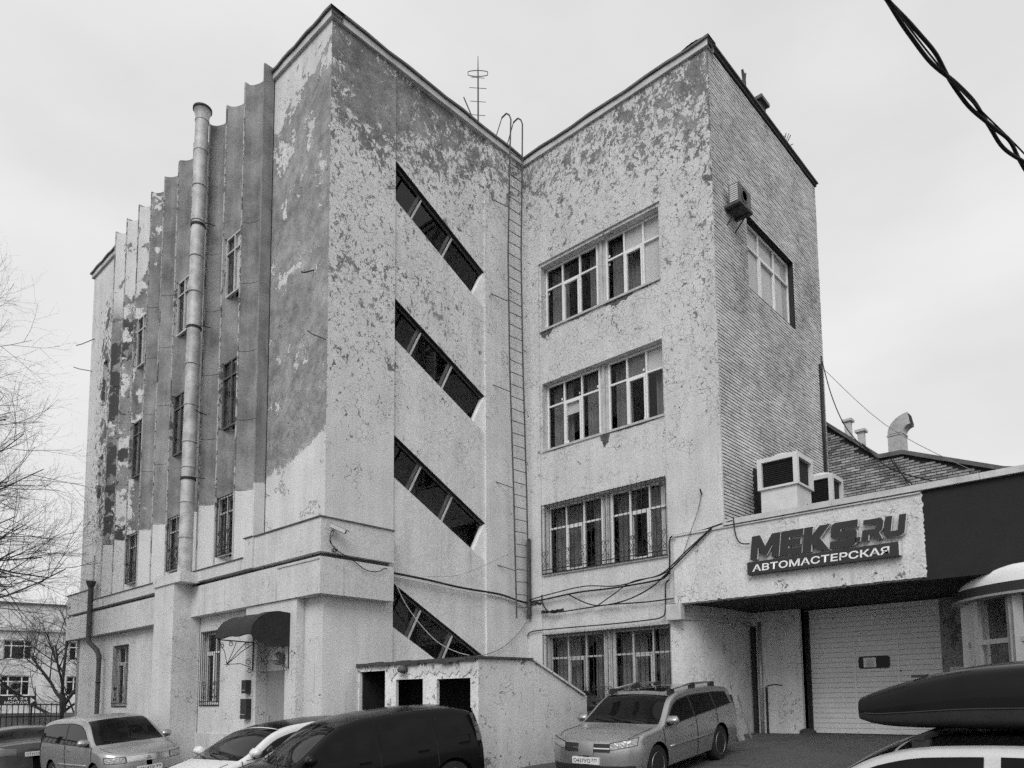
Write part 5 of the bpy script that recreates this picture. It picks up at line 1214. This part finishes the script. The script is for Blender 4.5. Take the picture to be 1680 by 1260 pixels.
# white hatchback
wE, q = car('parked_car', 'white hatchback with long bonnet in front of the entrance door', (-1.55, -1.02), R(184), [(-2.05, 1.0), (-1.95, 1.18), (-1.5, 1.325), (-.6, 1.385), (-.1, 1.38), (.3, 1.325), (1.15, .96), (1.4, .92), (1.9, .78), (2.05, .66)],
    W=.84, belt=.93, troof=.72, wr=.31, wx=(1.3, -1.2), paintm='paint_white', screen=(1.12, .24), rearpatch=(.98, 1.2), side=((-.35, 1.0), (-1.2, -.43)), head=(.5, .95, .56, .70, .05), tail=(.8, .97, .8, 1.0), grille=(.4, .5, .6, 2, 'chrome'), handles=True, kf=.5)
m = MB(); m.grid(lambda i, j: q['P'](.22-1.5*j, -.54+1.08*i, .006), 10, 12); m.build('roof_panel_or_shadow', 'paint_black', wE, local=True, smooth=True)
# black people carrier
car('parked_car', 'black people carrier filling the lower centre in front of the basement porch', (-1.35, -3.27), R(167), [(-1.98, 1.0), (-1.93, 1.22), (-1.78, 1.42), (-1.3, 1.52), (-.5, 1.555), (.1, 1.54), (.42, 1.49), (.60, 1.43), (1.33, 1.0), (1.55, .95), (2.0, .84), (2.15, .72)],
    W=.83, belt=.95, troof=.74, wr=.32, wx=(1.30, -1.25), paintm='paint_black', screen=(1.30, .56), rearpatch=(1.05, 1.4), side=((.02, 1.2), (-.95, -.05), (-1.7, -1.02)), head=(.5, .95, .66, .80, .06), tail=(.85, .98, .9, 1.35), grille=(.4, .58, .70, 2, 'chrome'), kf=.4, kr=.12, trim=False)
# dark car glimpsed behind the SUV
car('parked_car', 'dark car mostly hidden between the porch and the silver SUV', (5.25, -2.15), R(270), [(-1.9, 1.0), (-1.8, 1.25), (-1.2, 1.42), (-.2, 1.46), (.2, 1.42), (1.0, .98), (1.75, .85), (1.9, .7)],
    W=.80, belt=.95, troof=.73, wr=.29, wx=(1.15, -1.15), paintm='paint_dark', screen=(.96, .2), side=((-.4, .85), (-1.2, -.48)), head=(.5, .95, .6, .74, .05), handles=False)
# light wagon carrying a roof box
gE, q = car('parked_car', 'pale estate car under a black roof box at lower right', (-1.80, -12.05), R(86), [(-2.3, 1.15), (-2.2, 1.32), (-1.4, 1.45), (-.3, 1.49), (.3, 1.465), (.62, 1.40), (1.42, .98), (1.6, .94), (2.15, .82), (2.3, .7)],
    W=.88, belt=.95, troof=.74, wr=.32, wx=(1.4, -1.3), paintm='paint_wagon', screen=(1.38, .56), rearpatch=(1.0, 1.3), side=((-.05, 1.2), (-1.05, -.15), (-1.95, -1.15)), head=(.5, .95, .6, .74, .05), tail=(.8, .97, .8, 1.1), grille=(.4, .55, .65, 2, 'chrome'), lift=.06, drop=0.0, trim=False)
m = MB(); m.grid(lambda i, j: q['P'](.54-2.5*j, -.60+1.20*i, .005), 10, 12); m.build('roof_panel_or_shadow', 'paint_black', gE, local=True, smooth=True)  # black laid over the pale roof, painting in the roof box's shadow
def roof_box():
    base = gE.matrix_basis; B = bpy.data.objects.new('roof_box', None); COL.objects.link(B); B.matrix_basis = base @ Matrix.Translation((-.18, 0, 1.51)); tag(B, 'long glossy black roof box with tapered nose on the pale estate car', 'roof box')
    top = hermite([(-1.15, .20), (-1.0, .35), (-.3, .48), (.2, .46), (.65, .38), (1.0, .275), (1.10, .235)]); bot = hermite([(-1.15, .05), (-.9, .0), (.6, .0), (.85, .004), (1.0, .02), (1.10, .05)])
    hw = hermite([(-1.15, .30), (-.95, .38), (0, .40), (.6, .38), (.95, .30), (1.10, .25)])
    def shell(nm, f0, f1, mat, n=26):
        m = MB(); rings = []
        for i in range(n+1):
            x = -1.15+2.25*i/n; w = hw(x); zm = bot(x)+(top(x)-bot(x))*.36; ring = []
            for k in range(15):
                t = f0+(f1-f0)*k/14; a = t*math.pi; cy_, sz = math.cos(a), math.sin(a)
                y = w*math.copysign(abs(cy_)**.42, cy_); z = zm+(top(x)-zm)*abs(sz)**.55 if sz >= 0 else zm-(zm-bot(x))*abs(sz)**.5
                ring.append(m.p(x, y+.05, z))
            rings.append(ring)
        for A, C_ in zip(rings, rings[1:]):
            for k in range(14): m.f.append([A[k], A[k+1], C_[k+1], C_[k]])
        m.f.append(rings[0]); m.f.append(rings[-1][::-1]); return m.build(nm, mat, B, smooth=True, local=True, sharp=50)
    shell('lid', 0, 1, 'paint_black'); shell('tray', 1, 2, 'plastic_dark')
    m = MB(); m.tube([(x, hw(x)+.052, bot(x)+(top(x)-bot(x))*.36) for x in [-1.1+2.15*i/20 for i in range(21)]], .006, 4); m.build('lid_seam', 'plastic_dark', B, local=True)
    m = MB(); m.box(.60, .70, .16, .24, .385, .405); m.build('lid_catch', 'plastic_dark', B, local=True)
    for x in (.55, -.75):
        m = MB(); m.box(x-.03, x+.03, -.60, .62, -.045, -.012); m.build('crossbar', 'plastic_dark', B, local=True)
        for y in (-.58, .58):
            m = MB(); m.box(x-.06, x+.06, y-.03, y+.03, -.115, -.046); m.build('crossbar_foot', 'plastic_dark', B, local=True)
roof_box()

# ------------------------------------------------------------------ trees, fence and the house beyond
def branch(mb, tw, p, d, L, r, depth, rnd, maxd, spread=.55, up=.05):
    n = 5 if depth < 2 else 3; pts = [p.copy()]; dd = d.copy(); rad = [r]
    for i in range(n):
        dd = (dd+Vector((rnd.gauss(0, .10), rnd.gauss(0, .10), rnd.gauss(0, .10)+up))).normalized(); pts.append(pts[-1]+dd*L/n); rad.append(r*(1-.5*(i+1)/n))
    (mb if depth < 2 else tw).tube(pts, rad, 7 if depth == 0 else (5 if depth < 3 else 3), cap=False)
    if depth >= maxd: return
    k = rnd.randint(4, 6) if depth < 2 else rnd.randint(3, 4)
    for j in range(k):
        t = .30+.70*(j+rnd.random()*.6)/k; i = min(n-1, int(t*n)); q = pts[i].lerp(pts[i+1], min(1, t*n-i))
        ax = dd.cross(Vector((rnd.gauss(0, 1), rnd.gauss(0, 1), rnd.gauss(0, 1)))).normalized(); nd = (Matrix.Rotation(rnd.uniform(.35, 1.0)*spread*1.8, 3, ax) @ dd).normalized()
        branch(mb, tw, q, nd, L*rnd.uniform(.52, .75), rad[i]*.6, depth+1, rnd, maxd, spread, up)
def tree(name, label, base, d, L, r, seed, maxd=5, spread=.55, up=.06, limbs=None):
    rnd = random.Random(seed); T = empty(name, base, label, 'tree', 'bare trees at the left'); mb, tw = MB(), MB()
    if limbs is None: branch(mb, tw, Vector(base), Vector(d).normalized(), L, r, 0, rnd, maxd, spread, up)
    else:
        b = Vector(base); top = b+Vector((0, 0, L)); mb.tube([b, b.lerp(top, .5)+Vector((.08, 0, 0)), top], [r, r*.85, r*.7], 9)
        for (h, v, ll, rr_) in limbs: branch(mb, tw, b+Vector((0, 0, h)), Vector(v).normalized(), ll, rr_, 1, rnd, maxd, spread, up)
    mb.build('trunk', 'bark', T, fix=False); tw.build('crown', 'twig', T, fix=False); return T
# camera axes on the ground: right (.677,-.736), away (.736,.677)
tree('bare_tree', 'large bare tree whose branches reach in from the left edge', (-6.9, 12.6, -.5), (0, 0, 1), 10.5, .28, 5, 6, .55, .03,
     limbs=[(3.2, (.92, -.35, 0.351), 4.4, 0.084), (4.4, (.9, -.3, 0.628), 4.2, 0.084), (5.2, (.95, -.15, 0.209), 3.6, 0.068), (6.3, (.85, -.5, 0.335), 3.8, 0.068), (7.4, (.9, -.2, 0.293), 3.4, 0.068), (8.2, (.8, -.4, 0.502), 3.4, 0.068), (9.2, (.9, -.3, 0.251), 3.0, 0.058), (9.9, (.5, -.3, 0.670), 3.6, 0.068), (10.4, (.1, .1, 1), 3.6, 0.084), (6.0, (-.5, -.5, 0.586), 4.0, 0.084), (8.0, (-.6, .5, 0.502), 4.0, 0.084), (2.7, (.95, -.2, 0.126), 3.2, 0.058)])
tree('bare_tree', 'small bare tree standing behind the fence in front of the pale house', (1.40, 20.9, -.4), (0, 0, 1), 2.6, .16, 9, 6, .62, .05,
     limbs=[(1.0, (.7, -.3, 0.670), 2.6, 0.076), (1.5, (-.8, .3, 0.502), 2.8, 0.076), (2.0, (.3, -.1, 1), 2.6, 0.084), (2.3, (-.4, .5, 0.753), 2.4, 0.068), (1.8, (.8, .2, 0.502), 2.2, 0.058), (2.5, (-.2, -.5, 0.753), 2.2, 0.058), (2.6, (.0, .1, 1), 2.6, 0.076)])
def fence():
    a, b = Vector((-9.5, 17.4, 0)), Vector((-.35, 14.9, 0)); n = 62; E = empty('railing_fence', (-4, 16, -.5), 'black iron railing fence at left edge in front of the pale house', 'fence'); z0, z1 = -.45, 1.78
    base = None
    for i in range(n+1):
        q = a.lerp(b, i/n)
        if base is None: m = MB(); m.box(-.012, .012, -.012, .012, z0, z1); base = o = m.build('baluster', 'fence_paint', E, local=True)
        else: o = base.copy(); COL.objects.link(o)
        o.location = Vector((q.x, q.y, 0))-E.location
    for z in (z1-.04, 1.35, .1):
        m = MB(); m.tube([(*a.xy, z), (*b.xy, z)], .02, 4); m.build('rail', 'fence_paint', E)
    for t in (.0, .33, .66, 1.0):
        q = a.lerp(b, t); m = MB(); m.box(q.x-.05, q.x+.05, q.y-.05, q.y+.05, z0, z1+.05); m.build('post', 'fence_paint', E)
fence()
def low_wall():
    m = MB(); m.prism([(-12, 20.2, -.6), (1.2, 16.6, -.6), (1.2, 16.6, 1.45), (-12, 20.2, 1.45)], (.05, .2, 0)); tag(m.build('yard_wall', 'wall_grey'), 'plain grey yard wall behind the railing fence', 'wall')
worn('wall_grey', .20, .9, .15, 1.5)
low_wall()
def road_sign():
    S_ = empty('tyre_shop_sign', (-1.6, 16.9, .0), 'dark roadside arrow sign with white lettering above the fence', 'sign'); d = Vector((.966, -.26, 0)); F = fr((-2.05, 16.95, 0), tuple(d), (-.26, -.966, 0))
    m = MB(F); m.box(-.6, 1.42, 1.72, 2.05, -.03, .03); m.build('board', 'sign_dark', S_)
    text('КА 24', F, .62, 1.90, .10, .035, S_, 'sign_white', width=.55, bold=.02); text('МОНТАЖ', F, .52, 1.765, .10, .035, S_, 'sign_white', width=.68, bold=.02)
    m = MB(F); m.prism([(1.26, 1.78, .032), (1.26, 1.99, .032), (1.40, 1.885, .032)], (0, 0, .004)); m.build('arrow', 'sign_white', S_)
    for u in (-.5, 1.3):
        m = MB(F); m.box(u-.03, u+.03, -.4, 1.72, -.02, .02); m.build('post', 'dark_iron', S_)
road_sign()
def far_house():
    H_ = empty('far_house', (9, 60, -.5), 'pale two storey house with dark grid windows far behind the fence', 'building'); c = Vector((7.9, 58, 0)); U = Vector((.975, -.222, 0)); N = Vector((-.222, -.975, 0)); F = fr(tuple(c), tuple(U), tuple(N))
    wins = []
    for k in range(-3, 4):
        u = -.1+k*4.6
        wins += [(u, u+2.0, 5.55, 7.15), (u-.1, u+1.95, 2.6, 4.25)]
    m = MB(F); sheet(m, -20, 30, -1, 7.9, wins, 0, .25); m.build('wall', 'far_render', H_, fix=False)
    m = MB(F); m.box(-20, 30, 8.12, 10.2, -6, -.6); m.build('attic', 'far_render', H_)
    m = MB(F); m.box(-20, 30, 7.9, 8.12, -8, .25); m.build('cornice', 'coping_light', H_); m = MB(F); m.box(-20.2, 30.2, 10.2, 10.32, -6.2, -.35); m.build('flashing', 'coping_metal', H_)
    m = MB(F); m.box(-20, 30, -1, 7.9, -1.4, -1.3); m.build('inner_wall', 'interior', H_)
    for a, b, z0, z1 in wins:
        m = MB(F); fwid = .09
        for q in ((a, b, z0, z0+fwid), (a, b, z1-fwid, z1), (a, b, z0+(z1-z0)*.68, z0+(z1-z0)*.68+.08)): m.box(*q, -.2, -.12)
        for u in (a, a+(b-a)*.25, a+(b-a)*.70, b-fwid): m.box(u, u+fwid, z0, z1, -.201, -.119)
        o = m.build('window', 'pvc_white', H_); g = MB(F); g.poly([(a, z0, -.16), (b, z0, -.16), (b, z1, -.16), (a, z1, -.16)]); g.build('pane', 'glass', o, fix=False)
    ring = MB(F); P = [(.85+.36*math.cos(i*.26), 3.35+.36*math.sin(i*.26), -.09) for i in range(3, 23)]; ring.tube(P, .11, 6); ring.build('window_letter', 'cable_grey', H_)
    m = MB(F); m.box(1.55, 2.2, 2.0, 2.5, .05, .4); m.build('air_unit', 'rust_iron', H_)
far_house()
